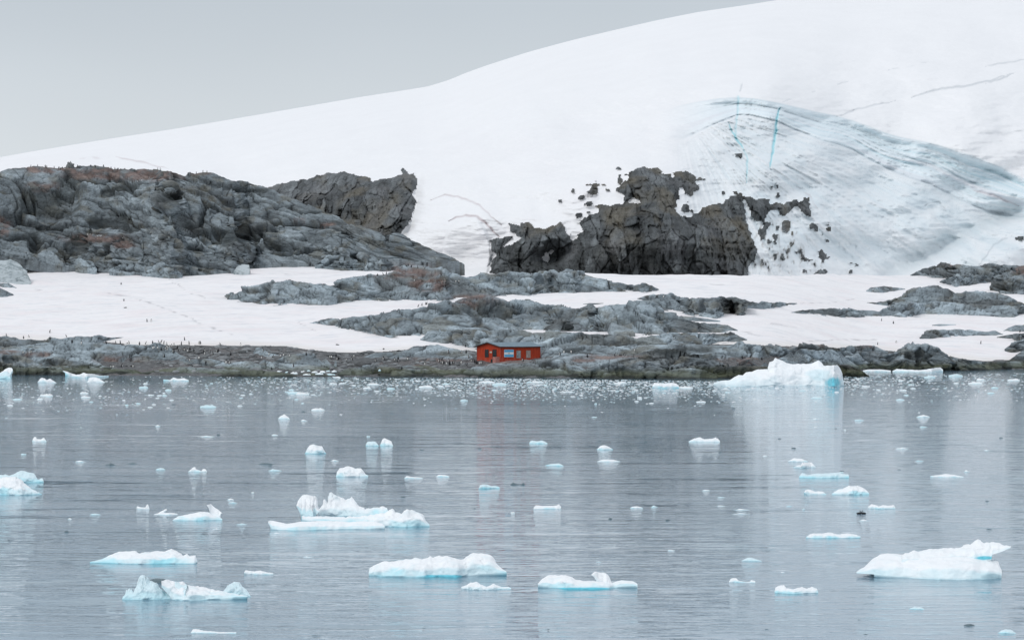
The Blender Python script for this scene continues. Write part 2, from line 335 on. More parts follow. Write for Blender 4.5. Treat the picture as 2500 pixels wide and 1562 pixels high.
K2 = P('D', 345, 330, 380, 325, 430, 350, 470, 350, 500, 352, 540, 360, 545, 380, 600, 377, 640, 382, 700, 370, 720, 350, 752, 352, 760, 375, 785, 335, 800, 330, 830, 355, 835, 420, 850, 480, 800, 472, 772, 442, 758, 400, 712, 415, 690, 440, 640, 485, 612, 470, 605, 440, 560, 440, 520, 460, 505, 500, 540, 540, 520, 600, 500, 640, 480, 650, 460, 600, 490, 545, 480, 520, 430, 512, 400, 482, 385, 420)
K2b = P('D', 650, 500, 695, 510, 700, 555, 670, 600, 635, 585, 628, 540); K2c = P('D', 560, 620, 605, 610, 603, 660, 590, 715, 572, 680)
K3 = P('B', 100, 340, 180, 325, 300, 300, 430, 265, 580, 255, 650, 220, 750, 200, 830, 205, 900, 185, 960, 200, 1020, 225, 1100, 228, 1160, 245, 1165, 268, 1200, 272, 1270, 255, 1340, 245, 1400, 225, 1440, 212, 1425, 165, 1445, 155, 1500, 190, 1560, 195, 1565, 230, 1590, 250, 1580, 310, 1545, 400, 1570, 470, 1550, 560, 1520, 640, 1480, 700, 1450, 750, 1400, 790, 1200, 1000, 100, 1000)
bl = ell('C', [(995, 345, 42, 38), (1020, 297, 62, 18), (955, 362, 32, 18), (1110, 342, 27, 20), (880, 418, 36, 28), (935, 468, 34, 30), (1225, 265, 27, 25), (1275, 205, 15, 19), (1235, 205, 18, 8), (862, 570, 32, 24), (932, 540, 20, 18), (800, 345, 14, 15), (690, 443, 15, 8), (1210, 155, 12, 5), (1805, 505, 38, 34), (1840, 530, 28, 14), (1955, 245, 27, 13), (2145, 380, 14, 24), (2270, 35, 26, 18), (2300, 45, 24, 20), (2285, 70, 18, 14), (838, 595, 10, 8), (1035, 428, 16, 6), (1000, 415, 12, 6), (840, 745, 8, 6), (1660, 205, 25, 9), (1832, 450, 7, 10), (1190, 345, 20, 12), (950, 405, 12, 6), (1015, 268, 14, 6)])
bl += ell('D', [(600, 330, 20, 24), (605, 263, 13, 15), (565, 265, 10, 13), (872, 460, 6, 6), (975, 575, 19, 20), (978, 538, 16, 8), (960, 655, 15, 13), (885, 575, 14, 22), (852, 550, 20, 24), (935, 775, 30, 45), (915, 740, 20, 18), (960, 790, 20, 14), (790, 882, 16, 9), (1142, 885, 8, 8), (640, 785, 14, 12), (935, 615, 8, 8), (600, 560, 14, 20), (735, 740, 8, 6), (830, 800, 25, 8), (1105, 800, 16, 6), (1135, 825, 18, 5), (1165, 845, 14, 5), (2390, 640, 32, 20), (480, 600, 20, 26)])
sd = sdf_poly(PXd, PYd, K1, holes)
for k in (K2, K2b, K2c): sd = np.maximum(sd, sdf_poly(PXd, PYd, k))
sdc2 = sdf_poly(PXd, PYd, K3)
sd = np.maximum(sd, sdc2)
for cx, cy, rx, ry in bl:
    m = (np.abs(PXd - cx) < rx * 3 + 6) & (np.abs(PYd - cy) < ry * 3 + 6)
    q = (1 - np.hypot((PXd - cx) / rx, (PYd - cy) / ry)) * min(rx, ry); sd = np.where(m, np.maximum(sd, q), sd)
slab = sdf_poly(PXd, PYd, P('D', 860, 915, 905, 875, 960, 865, 965, 885, 950, 915)); sd = np.maximum(sd, slab)
# dirty, rock-littered ice apron right of the cliff
ap = sstep(0, 25, sdf_poly(PXd, PYd, P('D', 385, 480, 520, 480, 700, 480, 800, 560, 900, 700, 960, 840, 930, 925, 390, 925)))
litter = fbm(PXd / 13, PYd / 30, 0 * PXd, 4, 111) + .5 * perlin(PXd / 6, PYd / 14, 0 * PXd, 112)
sd = np.where(ap > 0, np.maximum(sd, (litter * ap - .42) * 14), sd)
rag = fbm(PXd / 16, PYd / 16, 0 * PXd, 4, 113) * 5.5
sdn = sd + rag * sstep(60, 4, np.abs(sd)) * np.where(sd > -12, 1, 0)
rock = sdn > 0
# snow left on ledges of the cliff
X0 = (PXd - 1250) * YD / F; Z0 = CZ + (HY - PYd) * YD / F
def cliff_relief(x, y, z, sc=1.0, seed=200):
    wx = x + 2.2 * fbm(x / 11, y / 30, z / 20, 3, seed); wz = z + 2.5 * fbm(x / 8, y / 30, z / 12, 3, seed + 5); y = y * 0
    b = 1.3 * np.abs(perlin(wx / 20, y, wz / 60, seed + 9)) + np.abs(perlin(wx / (8 * sc), y / 20, wz / (32 * sc), seed + 10)) * 1.0 + .5 * np.abs(perlin(wx / (4.2 * sc), y / 12, wz / (9 * sc), seed + 11)) + .25 * np.abs(perlin(wx / 1.9, y / 5, wz / 4, seed + 12)) + .13 * perlin(wx / .8, y / 2, wz / 1.6, seed + 13)
    f1, ed, idv = voro(wx / (5.0 * sc), y + .5, wz / (11 * sc), seed + 20); b = b * .75 + .55 * FAC; f1b, edb, idb = voro(wx / (2.1 * sc), y + .5, wz / (6 * sc), seed + 21); b = b + .28 * FAC; voro(wx / .95, y + .5, wz / 2.6, seed + 22); b = b + .12 * FAC
    return b, ed, idv, edb, idb
rr = rock.ravel(); xs, ys, zs = X0.ravel()[rr], YD.ravel()[rr], Z0.ravel()[rr]
b, ed, idv, edb, idb = cliff_relief(xs, ys, zs)
rel = np.zeros(PXd.size); crk = np.zeros(PXd.size); idf = np.zeros(PXd.size)
rel[rr] = 5.2 * b + 2.2 * (idv - .5) + 1.1 * (idb - .5) - 1.3 * (1 - sstep(0, .05, ed)) - .8 * (1 - sstep(0, .08, edb))
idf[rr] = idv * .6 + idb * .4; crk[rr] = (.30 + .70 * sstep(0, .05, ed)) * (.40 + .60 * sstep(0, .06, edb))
crk = crk.reshape(PXd.shape); rel = rel.reshape(PXd.shape); idf = idf.reshape(PXd.shape)
YD = YD - np.where(rock, 1.2 + 7 * sstep(0, 45, sdn) + rel * sstep(-2, 14, sdn), 0)
# thin cracks
cre = np.zeros(PXd.shape); cyan = np.zeros(PXd.shape); pnk = np.zeros(PXd.shape)
def crack(pts, w, target, k=1.0, seed=0, broken=0.0, taper=True):
    dd, tt = sdf_line(PXd + perlin(PYd / 14, PXd / 14, 0 * PXd, 300 + seed) * 3, PYd + perlin(PXd / 18, PYd / 18, 0 * PXd, 301 + seed) * 2.5, pts)
    ww = w * (np.sin(np.pi * np.clip(tt, .04, .96)) ** .6 if taper else 1)
    v = np.clip(1.4 - dd / ww, 0, 1) * k
    if broken: v = v * sstep(-broken, .1, perlin(PXd / 30, PYd / 20, 0 * PXd, 302 + seed))
    return np.maximum(target, v)
cre = crack(P('I', 1180, 290, 1300, 240, 1440, 205, 1580, 180), 2.2, cre, .55, 1)
cre = crack(P('I', 1680, 157, 1760, 130, 1880, 98, 2050, 80, 2200, 45, 2330, 0), 3.0, cre, .7, 2)
cre = crack(P('V', 2330, 198, 2370, 185, 2400, 171), 2.4, cre, .7, 3)
cre = crack(P('V', 2330, 157, 2370, 150, 2440, 138), 2.2, cre, .6, 4); cre = crack(P('V', 2100, 165, 2150, 158, 2195, 146), 2, cre, .5, 5, .3)
cre = crack(P('I', 1185, 77, 1270, 50), 2, cre, .5, 6, .3); cre = crack(P('I', 1020, 125, 1060, 118), 2, cre, .4, 7); cre = crack(P('I', 830, 190, 900, 162), 2, cre, .4, 8)
cre = crack(P('I', 575, 45, 560, 100, 547, 150), 2, cre, .6, 9, .3)
cyan = crack(P('I', 546, 150, 540, 240, 525, 370, 530, 420), 2.6, cyan, .45, 10, 0, False); cyan = crack(P('I', 480, 320, 505, 380, 530, 425, 570, 478, 582, 500), 2.6, cyan, 1, 11)
cyan = crack(P('I', 582, 500, 605, 560, 603, 640, 600, 720), 2.4, cyan, .6, 12); cyan = crack(P('I', 818, 225, 800, 275, 790, 380, 775, 470, 768, 530, 752, 615), 3.8, cyan, 1, 13)
pnk = crack(P('B', 1880, 640, 1950, 605, 2030, 590, 2130, 600, 2200, 650, 2300, 750, 2340, 790), 3, pnk, 1, 14, 1.5); pnk = crack(P('B', 1700, 450, 1830, 405, 1950, 412, 2050, 450, 2150, 490, 2250, 580, 2360, 680), 2.4, pnk, .7, 15, 1.5)
pnk = crack(P('A', 1070, 45, 1130, 68, 1230, 78, 1400, 120, 1560, 165), 2.4, pnk, .6, 16, .4); pnk = crack(P('A', 740, 65, 870, 62, 1000, 60), 3, pnk, .35, 17, .2)
pnk = crack(P('D', 735, 255, 830, 315, 900, 430), 2.4, pnk, .5, 18, .5); pnk = crack(P('D', 2050, 285, 2200, 325, 2380, 400), 3, pnk, .6, 19)
cre = crack(P('D', 1680, 405, 1720, 385, 1790, 375, 1840, 430), 2, cre, .5, 20); cre = crack(P('D', 2090, 835, 2200, 690, 2280, 640, 2310, 635), 3, cre, .6, 21)
cre = crack(P('D', 1640, 640, 1900, 640, 2060, 642), 2.2, cre, .35, 22, .3); cre = crack(P('C', 40, 1035, 60, 980, 85, 915), 2, cre, 1, 23)
YD += 1.4 * cre + 1.6 * cyan + 1.2 * pnk
X0 = (PXd - 1250) * YD / F; Z0 = CZ + (HY - PYd) * YD / F
# snow surface colours: clean snow, old ice in the scoop, strata, dust lines
sh = PXd.shape
def full(c): return np.broadcast_to(np.array(c, float), sh + (3,)).copy()
c = full((.83, .828, .832)); nlow = fbm(PXd / 300, PYd / 140, 0 * PXd, 3, 120)
c = lerp(c, np.array((.80, .765, .78)), np.clip((nlow + .05) * .5 * sstep(250, 560, PYd) * (1 - inx), 0, .35))
c = lerp(c, np.array((.69, .755, .785)), ing * np.clip(.75 + .5 * groove, 0, 1) * sstep(735, 600, PYd))
wq = fbm(PXd / 70, PYd / 70, 0 * PXd, 3, 141)
for k_, (fa_, th_) in enumerate(((26, .035), (60, .06))):
    ln = np.clip(1 - np.abs(perlin(ang * fa_ + wq * 1.2, rad / 420, 0 * PXd, 142 + k_)) / th_, 0, 1) * sstep(-.1, .2, perlin(PXd / 60, PYd / 40, 0 * PXd, 144 + k_))
    c = lerp(c, np.array((.40, .49, .53)), ing * ln * .26); YD += ing * ln * .4
arc = np.clip(1 - np.abs(perlin(PXd / 240, (st + wob * .6) * 5, 0 * PXd, 147)) / .05, 0, 1) * inx * sstep(.9, 1.1, st) * (1 - sstep(1.6, 2.4, st)); c = lerp(c, np.array((.42, .50, .55)), arc * .4)
c = lerp(c, np.array((.80, .82, .83)), ing * np.clip((fbm(PXd / 70, PYd / 40, 0 * PXd, 3, 122) - .05) * 1.4, 0, .7))
c = lerp(c, np.array((.66, .78, .83)), inb * .6)
c = lerp(c, np.array((.45, .65, .71)), inb * np.clip((bands - .05) * .8, 0, .5) * sstep(1700, 2200, PXd) ** .5)
c = lerp(c, np.array((.83, .86, .88)), inb * np.clip((-bands - .15) * 1.6, 0, .8))
c = lerp(c, np.array((.66, .60, .64)), inb * np.clip((perlin(PXd / 300, st * 4, 0 * PXd, 125) - .1) * 1.2, 0, .4) * sstep(.4, .7, st))
gl = inx * np.clip(1 - np.abs(st - 1.0) / .035, 0, 1) + inx * .8 * np.clip(1 - np.abs(below - 2) / 4, 0, 1) + inx * .7 * np.clip(1 - np.abs(st - .45 - .1 * np.sin(PXd / 170)) / .03, 0, 1)
c = lerp(c, np.array((.30, .36, .40)), np.clip(gl, 0, 1) * .32)
c = lerp(c, np.array((.50, .57, .60)), np.exp(-(pit / 20) ** 2) * .45)
c = lerp(c, np.array((.36, .36, .35)), ap * np.clip((litter - .12) * 2.2, 0, .75))
c = lerp(c, np.array((.38, .42, .45)), cre * .65); c = lerp(c, np.array((.30, .66, .73)), cyan * .85); c = lerp(c, np.array((.50, .42, .43)), pnk * .8)
tone = fbm(X0 / 22, YD / 40, Z0 / 18, 4, 130)
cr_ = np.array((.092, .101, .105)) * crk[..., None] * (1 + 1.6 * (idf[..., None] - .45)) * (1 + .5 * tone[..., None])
cr_ = lerp(cr_, np.array((.125, .112, .085)), np.clip((fbm(X0 / 12, YD / 30, Z0 / 25, 3, 131) + .06) * 1.6 * sstep(670, 540, PYd), 0, .75))
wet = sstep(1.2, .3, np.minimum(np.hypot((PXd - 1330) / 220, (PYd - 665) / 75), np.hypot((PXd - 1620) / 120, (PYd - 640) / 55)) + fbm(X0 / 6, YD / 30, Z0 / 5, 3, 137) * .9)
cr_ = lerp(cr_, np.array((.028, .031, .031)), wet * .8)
cr_ = lerp(cr_, np.array((.15, .155, .16)), np.clip((perlin(X0 / 8, YD / 30, Z0 / 9, 133) - .15) * 1.5, 0, .5))
Vg = np.stack([X0, YD, Z0], -1)
# far side of the dome: goes on level, then falls away
back = []
for k, dy in enumerate((60, 200, 600, 1500)):
    bY = YD[-1] + dy; back.append(np.stack([(gx - 1250) * YD[-1] / F * (1 + dy / 3000), bY, Z0[-1] - .06 * dy - dy * dy / 6000], -1))
Vg = np.concatenate([Vg, np.array(back)], 0); ext = np.zeros((4,) + sh[1:] + (3,)) + (.85, .86, .885)
c = np.concatenate([c, ext], 0); cr_ = np.concatenate([cr_, ext], 0); rk = np.concatenate([rock, np.zeros((4, sh[1]), bool)], 0)
c2 = np.concatenate([sdc2 + rag > 0, np.zeros((4, sh[1]), bool)], 0)
fc = grid_faces(*rk.shape); rf = rk.ravel()[fc].mean(1) > .5; lf = c2.ravel()[fc].mean(1) > .5
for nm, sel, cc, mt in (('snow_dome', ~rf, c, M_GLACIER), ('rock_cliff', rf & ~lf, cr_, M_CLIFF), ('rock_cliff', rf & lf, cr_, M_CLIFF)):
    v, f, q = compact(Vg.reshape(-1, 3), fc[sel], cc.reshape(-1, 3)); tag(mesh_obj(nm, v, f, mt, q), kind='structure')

# ------------------------------------------------------------------ rock bodies
GUANO = []   # (px, py, rx, ry) brown-red rookery ground
GUANO += ell('A', [(500, 165, 330, 40), (900, 200, 400, 60), (1350, 215, 350, 60), (1850, 195, 120, 22), (900, 800, 320, 45), (1120, 860, 120, 40), (20, 680, 90, 90), (400, 330, 160, 60)])
GUANO += ell('B', [(1500, 1080, 150, 40), (1600, 1120, 180, 40), (740, 670, 90, 20), (500, 640, 60, 30), (1300, 1150, 120, 30)])
GUANO += ell('F', [(1560, 80, 170, 50), (1750, 190, 160, 60), (2180, 310, 240, 40), (1700, 840, 500, 30), (2050, 850, 260, 30), (1250, 835, 250, 25)])
GUANO += ell('G', [(180, 300, 200, 50), (380, 765, 280, 22), (1200, 735, 260, 22), (2300, 770, 200, 25), (1050, 760, 120, 20), (60, 770, 200, 25)])
GUANO += ell('H', [(1240, 720, 130, 14), (850, 712, 60, 10), (1850, 78, 100, 12), (2400, 120, 60, 40), (230, 820, 200, 20)])
GUANO += ell('E', [(350, 850, 150, 25), (1100, 900, 250, 40), (60, 830, 120, 20), (1400, 960, 200, 40)])
GX = np.array(GUANO)
WET_SHADE = ell('A', [(620, 390, 110, 150), (430, 470, 190, 130), (1000, 640, 150, 60), (1180, 730, 90, 30), (2100, 780, 220, 70), (1600, 430, 70, 30), (1000, 360, 60, 40), (2330, 355, 110, 20), (1150, 340, 90, 40), (130, 560, 120, 60), (330, 800, 60, 80), (700, 860, 110, 60)])  # dark ellipses: shade of hollows painted into the rock colour, with wet mossy patches
WET_SHADE += ell('B', [(250, 860, 210, 45), (500, 905, 160, 20), (950, 980, 60, 20)]) + ell('G', [(280, 370, 210, 55), (870, 500, 70, 30), (1370, 850, 140, 40), (1300, 890, 120, 20), (1800, 690, 170, 25), (1380, 455, 90, 14), (2020, 870, 60, 40), (950, 690, 60, 20), (2200, 290, 60, 20)])
WET_SHADE += ell('H', [(1640, 800, 120, 55), (1100, 940, 120, 20), (150, 930, 180, 40), (300, 360, 70, 25), (2300, 260, 90, 25)]) + ell('E', [(80, 890, 90, 25), (420, 915, 90, 25), (760, 960, 90, 14)])
WSX = np.array(WET_SHADE)
def wet_shade_of(px, py, n):
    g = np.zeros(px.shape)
    for cx, cy, rx, ry in WSX: g = np.maximum(g, sstep(1.5, .5, np.hypot((px - cx) / rx, (py - cy) / ry) + n))
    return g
def rock_cols(x, y, z, px, py, idv, idb, ed, tone, seed):
    n = fbm(x / 9, y / 9, z / 5, 4, seed + 40); base = np.array((.288, .343, .375)) if tone == 'light' else (np.array((.225, .262, .283)) if tone == 'mid' else np.array((.075, .08, .08)))
    col = base * (1 + .55 * (idv[:, None] - .5) + .25 * (idb[:, None] - .5)) * (1 + .4 * n[:, None])
    n3 = fbm(x / 16, y / 16, z / 9, 3, seed + 44)
    col = lerp(col, np.array((.10, .104, .10)), np.clip((n3 - .18) * 2.0, 0, .6))
    col = col * (.30 + .70 * sstep(0, .06, ed))[:, None] * (.36 + .64 * sstep(0, .055, edb_g) * (.55 + .45 * sstep(0, .07, edc_g)))[:, None]  # cracks darkened in the colour: crevice shade along with dirt and damp
    col = lerp(col, np.array((.16, .15, .115)), np.clip((fbm(x / 6, y / 6, z / 3, 3, seed + 45) - .15) * 1.6, 0, .5))
    g = np.zeros(px.shape)
    for cx, cy, rx, ry in GX: g = np.maximum(g, sstep(1.35, .45, np.hypot((px - cx) / rx, (py - cy) / ry)))
    gn = fbm(x / 4, y / 4, z / 2, 4, seed + 46)
    col = lerp(col, np.array((.158, .108, .094)) * (1 + .5 * gn[:, None]), np.clip(g * (.68 + gn * 1.2), 0, .85))
    col = lerp(col, np.array((.30, .25, .22)), np.clip(g * (gn - .3) * 1.5, 0, .4))
    wsh = wet_shade_of(px, py, fbm(x / 5, y / 5, z / 3, 3, seed + 48) * 1.2)
    col = lerp(col, np.array((.05, .058, .058)), wsh * .72)  # painted hollow shade and wet moss
    # tide zone: olive algae, then black wet rock
    zz = z + .6 * perlin(x / 5, y / 5, z / 2, seed + 47)
    col = lerp(col, np.array((.095, .105, .058)), sstep(2.3, .8, zz) * .75)
    col = lerp(col, np.array((.018, .022, .022)), sstep(.75, .15, zz) * .85)
    return np.clip(col, .008, .6)
def rock_body(T, B, kd=1.4, off=0.0, amp=1.0, tone='light', seed=1, step=2.0, cliff=False, jag=2.0, name='rock_outcrop', back=1.3, p=.72, scale=1.0, tilt=None, shear=2.1, colfn=None, mat=None, closed_base=None):
    a = min(T)[0]; bb = max(T)[0]; xs = np.arange(a, bb + .01, step); nx = len(xs)
    t_ = curve(T, xs); b_ = curve(B, xs)
    t_ = t_ + (fbm(xs / 22, 0 * xs + seed, 0 * xs, 4, seed) * jag * 2.2) * sstep(0, 12, b_ - t_)
    ts_ = np.minimum(smooth1(t_, 27), b_ - .35 * (b_ - t_)); b_ = np.maximum(b_, t_ + .8); b_ = b_ + fbm(xs / 14, 0 * xs + seed + 9, 0 * xs, 3, seed + 2) * jag * .8
    Yb = smooth1(depth_at(xs, b_), 9) + off
    if closed_base: Yb = np.minimum(Yb, closed_base)
    hm = smooth1(np.maximum((b_ - t_) * Yb / F, .05), 15); D = kd * hm
    nf = int(max(8, np.max(b_ - t_) / step)); t = (np.linspace(0, 1, nf) ** .9)[:, None]
    prof = p * t + (1 - p) * (1 - np.sqrt(1 - t ** 2 * .995))
    py = b_ - (b_ - ts_) * t - (ts_ - t_) * t ** 5; Y = Yb + D * prof; px = np.broadcast_to(xs, py.shape)
    G1 = np.stack([(px - 1250) * Y / F, Y, CZ + (HY - py) * Y / F], -1)
    # back slope
    nb = max(6, nf // 5); s = np.linspace(0, 1, nb + 1)[1:, None]; Db = back * np.maximum(hm, .5) + 2
    Yk = Y[-1] + Db * s; Xk = (xs - 1250) * Y[-1] / F + 0 * s; zb = np.maximum(ground(Xk[-1], Yk[-1]), -1) - 1.5
    Zk = G1[-1, :, 2] - .02 - (G1[-1, :, 2] - np.minimum(zb, G1[-1, :, 2] - 1)) * s ** 1.6
    G2 = np.stack([Xk, Yk, Zk], -1)
    sk = G1[:1].copy(); sk[..., 2] -= 3.0; sk[..., 1] += .3
    Gd = np.concatenate([sk, G1, G2], 0); nr = Gd.shape[0]
    n = normals(Gd); n = np.where(n[..., 1:2] * 0 + (np.cross(np.gradient(G1, axis=1), np.gradient(G1, axis=0))[..., 1].mean() > 0), -n, n)
    x, y, z = Gd[..., 0].ravel(), Gd[..., 1].ravel(), Gd[..., 2].ravel()
    sx, sy, sz = (6, 9, 12) if cliff else (19, 13, 4.8)
    sx, sy, sz = sx * scale, sy * scale, sz * scale
    tl = .22
    zt = z + x * (tilt if tilt is not None else (0 if cliff else tl * math.sin(seed * 1.7)))
    wx = x + sx * .35 * fbm(x / sx, y / sy, zt / sz, 3, seed + 1); wz = zt + sz * .45 * fbm(x / sx, y / sy, zt / sz + 9, 3, seed + 2); wy = y; wx = wx + (1.1 if cliff else shear) * z * (1 if seed % 4 else -1)
    def bil(k, sd_): return np.sqrt(perlin(wx / sx * k, wy / sy * k, wz / sz * k, sd_) ** 2 + .0025)
    bw = 1.25 * bil(1, seed + 3) + .5 * bil(2.3, seed + 4) + .16 * bil(5, seed + 5) + .05 * perlin(wx / sx * 11, wy / sy * 11, wz / sz * 11, seed + 6)
    f1, ed, idv = voro(wx / sx * 1.1, wy / sy * 1.1, wz / sz * 1.1, seed + 7); fa = FAC
    f1b, edb, idb = voro(wx / sx * 2.7 + wz * .1, wy / sy * 2.7, wz / sz * 2.7, seed + 8); fb_ = FAC
    f1c, edc, idc = voro(wx / sx * 6.5, wy / sy * 6.5, wz / sz * 6.5, seed + 9); fc_ = FAC
    lw = (wz + (.16 * math.sin(seed * 2.3)) * wx) / (sz * .42); lw = lw + .5 * perlin(x / 14, y / 14, z / 6, seed + 12); led = lw - np.floor(lw)
    ledm = sstep(-.05, .25, perlin(x / 9, y / 12, np.floor(lw) * 3.3, seed + 13)) * (0.4 if cliff else 1)
    A = amp * np.minimum(1, (np.broadcast_to(hm, (nr, nx)).ravel() / 2.2))
    dsp = A * (1.45 * bw + .45 * (idv - .5) + .75 * fa + .24 * fb_ + .07 * fc_ + .22 * (idb - .5) - .75 * (1 - sstep(0, .06, ed)) - .32 * (1 - sstep(0, .07, edb)) - .14 * (1 - sstep(0, .08, edc)) + .42 * ledm * ((1 - led) ** .7 - .6) * sstep(0, .1, led) - .75)
    wshd = wet_shade_of(np.broadcast_to(xs, (nr, nx)).ravel(), HY - (Gd[..., 2].ravel() - CZ) * F / Gd[..., 1].ravel(), 0); dsp = dsp - A * 1.3 * wshd
    rowf = np.ones(nr); rowf[0] = 0; rowf[-1] = 0; rowf[1] = .35; rowf[2] = .7; rowf[3:] = 1
    tt = np.concatenate([[0], t[:, 0], 1 + s[:, 0]]); rowf = rowf * (1 - .8 * np.exp(-((tt - 1) / .10) ** 2))
    Gd = Gd + n * (dsp.reshape(nr, nx) * rowf[:, None])[..., None]
    pxx = np.broadcast_to(xs, (nr, nx)).ravel(); pyy = HY - (Gd[..., 2].ravel() - CZ) * F / Gd[..., 1].ravel()
    q = Gd.reshape(-1, 3)
    global edb_g, edc_g; edb_g = edb; edc_g = edc
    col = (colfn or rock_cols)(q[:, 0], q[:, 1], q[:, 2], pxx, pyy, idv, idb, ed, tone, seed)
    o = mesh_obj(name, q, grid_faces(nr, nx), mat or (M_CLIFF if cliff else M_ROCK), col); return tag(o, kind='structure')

# left massif, upper and lower tiers
Tm = P('A', -900, 215, -400, 195, 0, 178, 60, 152, 200, 140, 300, 136, 420, 136, 600, 127, 700, 128, 860, 140, 1050, 150, 1200, 150, 1400, 158, 1560, 172, 1700, 205, 1760, 185, 1950, 198, 2030, 215, 2100, 240, 2180, 262, 2300, 268, 2330, 300) + P('B', 0, 268, 40, 302, 180, 325, 300, 372, 420, 412, 560, 480, 700, 530, 850, 600, 950, 670, 1080, 712, 1180, 750, 1400, 772, 1600, 852, 1720, 895, 1820, 940, 1900, 982, 1960, 1014, 2020, 1046)
Bm = P('A', -900, 1000, 0, 960, 270, 1000, 530, 1050, 860, 1095, 1300, 1130, 1570, 1150, 1700, 1138, 2150, 1110, 2420, 1040) + P('B', 260, 1045, 440, 1020, 640, 1040, 930, 1080, 1000, 1020, 1350, 988, 1500, 1000, 1620, 1014, 1800, 1022, 2020, 1048)
rock_body(Tm, Bm, kd=1.25, amp=3.3, tone='mid', seed=14, step=2.0, jag=1.3, p=.8, scale=1.7, back=.8, tilt=.30, shear=1.0, closed_base=845)
rock_body(P('A', -900, 585, 0, 590, 90, 590, 270, 655, 350, 700, 440, 705, 600, 682, 800, 695, 1000, 748, 1200, 752, 1290, 715, 1400, 690, 1560, 720, 1700, 780, 1830, 800, 1900, 870, 2000, 850, 2200, 820, 2420, 800) + P('B', 100, 840, 200, 872, 300, 925, 560, 905, 700, 880, 800, 860, 950, 890, 1100, 930, 1150, 1060),
          P('A', -900, 1030, 0, 985, 60, 975, 270, 1005, 530, 1058, 860, 1103, 1300, 1137, 1570, 1160, 1700, 1142, 2150, 1118, 2420, 1055) + P('B', 270, 1052, 440, 1025, 640, 1048, 930, 1090, 1000, 1078, 1150, 1100), kd=.75, off=-3, amp=2.6, tone='mid', seed=23, jag=1.8, p=.75, scale=1.4, tilt=.25, shear=1.2)
rock_body(P('B', 640, 1040, 750, 965, 900, 955, 980, 962, 1040, 1002, 1130, 985, 1200, 968, 1330, 1002, 1420, 1066), P('B', 640, 1050, 700, 1055, 930, 1092, 1000, 1078, 1250, 1107, 1350, 1085, 1420, 1070), kd=1.0, off=-4, amp=1.6, seed=29, jag=1.2, closed_base=835)
# foot boulders on the massif's snow edge
rock_body(P('A', 530, 1050, 620, 1000, 760, 985, 860, 1010, 900, 1090), P('A', 530, 1060, 700, 1092, 900, 1108), kd=.9, off=-6, amp=1.1, seed=31, tone='light', jag=1, scale=.7)
rock_body(P('A', 1010, 1090, 1100, 1040, 1240, 1020, 1350, 1060, 1500, 1035, 1620, 1080, 1690, 1140), P('A', 1010, 1118, 1300, 1142, 1560, 1165, 1690, 1150), kd=.9, off=-6, amp=1.2, seed=37, jag=1, scale=.7)
# middle outcrops
T1 = P('F', 30, 288, 100, 260, 200, 212, 330, 187, 420, 180, 480, 155, 560, 142, 700, 160, 780, 182, 860, 170, 940, 192, 1010, 160, 1100, 135, 1200, 112, 1260, 95, 1300, 110, 1400, 100, 1480, 50, 1560, 32, 1640, 45, 1700, 52, 1760, 60, 1870, 58, 1950, 85, 2070, 122, 2130, 110, 2200, 87, 2300, 97) + P('G', 0, 85, 120, 112, 200, 95, 240, 78, 300, 90, 430, 70, 560, 75, 640, 85, 740, 72, 800, 80, 850, 85, 910, 66, 1000, 68, 1060, 100, 1150, 125, 1250, 150, 1400, 170, 1500, 172, 1560, 180, 1620, 210)
B1 = P('F', 30, 290, 130, 332, 320, 352, 450, 366, 600, 352, 760, 360, 900, 365, 1050, 340, 1200, 327, 1600, 322, 1800, 320, 1900, 335, 2000, 312, 2200, 302) + P('G', 0, 290, 150, 275, 380, 262, 640, 262, 700, 245, 900, 238, 1200, 232, 1420, 226, 1520, 240, 1620, 214)
rock_body(T1, B1, kd=2.4, amp=1.7, tone='light', seed=41, jag=1.2, scale=.95)
T2 = P('F', 745, 515, 850, 486, 1000, 470, 1100, 455, 1200, 455, 1250, 445, 1340, 445, 1370, 425, 1480, 400, 1680, 378, 1800, 362, 2000, 322, 2150, 282, 2280, 276) + P('G', 100, 275, 220, 252, 300, 258, 390, 296, 500, 286, 620, 292, 760, 335, 900, 352, 1020, 356, 1150, 342, 1350, 328, 1500, 322, 1580, 350, 1640, 400, 1750, 430, 1920, 465, 2050, 468, 2150, 482, 2240, 530)
B2 = P('F', 745, 516, 900, 532, 1000, 556, 1250, 606, 1430, 636, 1700, 634) + P('G', 0, 535, 500, 535, 600, 526, 830, 528, 1100, 538, 1330, 552, 1500, 570, 1700, 560, 2100, 545, 2240, 532)
rock_body(T2, B2, kd=2.6, amp=1.9, tone='light', seed=53, jag=1.2, scale=1.1)
# dark overhung step inside the second outcrop
rock_body(P('G', -140, 400, 0, 370, 100, 320, 180, 305, 300, 308, 420, 320, 560, 370, 700, 430, 800, 440, 900, 440, 1000, 480, 1075, 525), P('G', -140, 405, 0, 390, 150, 400, 300, 425, 520, 450, 700, 470, 850, 530, 1000, 530, 1075, 530), kd=.5, off=-6, amp=1.5, tone='mid', seed=59, jag=1.0, scale=.8)
rock_body(P('F', 1700, 520, 1850, 440, 2000, 440, 2200, 455, 2300, 490, 2420, 540) + P('G', 260, 480, 430, 520), P('F', 1500, 570, 1700, 580, 2000, 582, 2400, 580) + P('G', 430, 535), kd=2.0, off=-8, amp=.6, tone='light', seed=61, jag=.8, scale=1.6)
T3 = P('G', 1450, 282, 1530, 257, 1640, 237, 1720, 241, 1800, 266, 1900, 275, 2000, 275, 2100, 265, 2200, 270, 2250, 285, 2420, 305) + P('H', 180, 331, 230, 350, 350, 370, 500, 376, 660, 382)
B3 = P('G', 1450, 284, 1520, 300, 1600, 380, 1690, 380, 1780, 385, 1850, 412, 2080, 440, 2260, 445) + P('H', 185, 445, 240, 438, 290, 427, 490, 425, 550, 405, 660, 386)
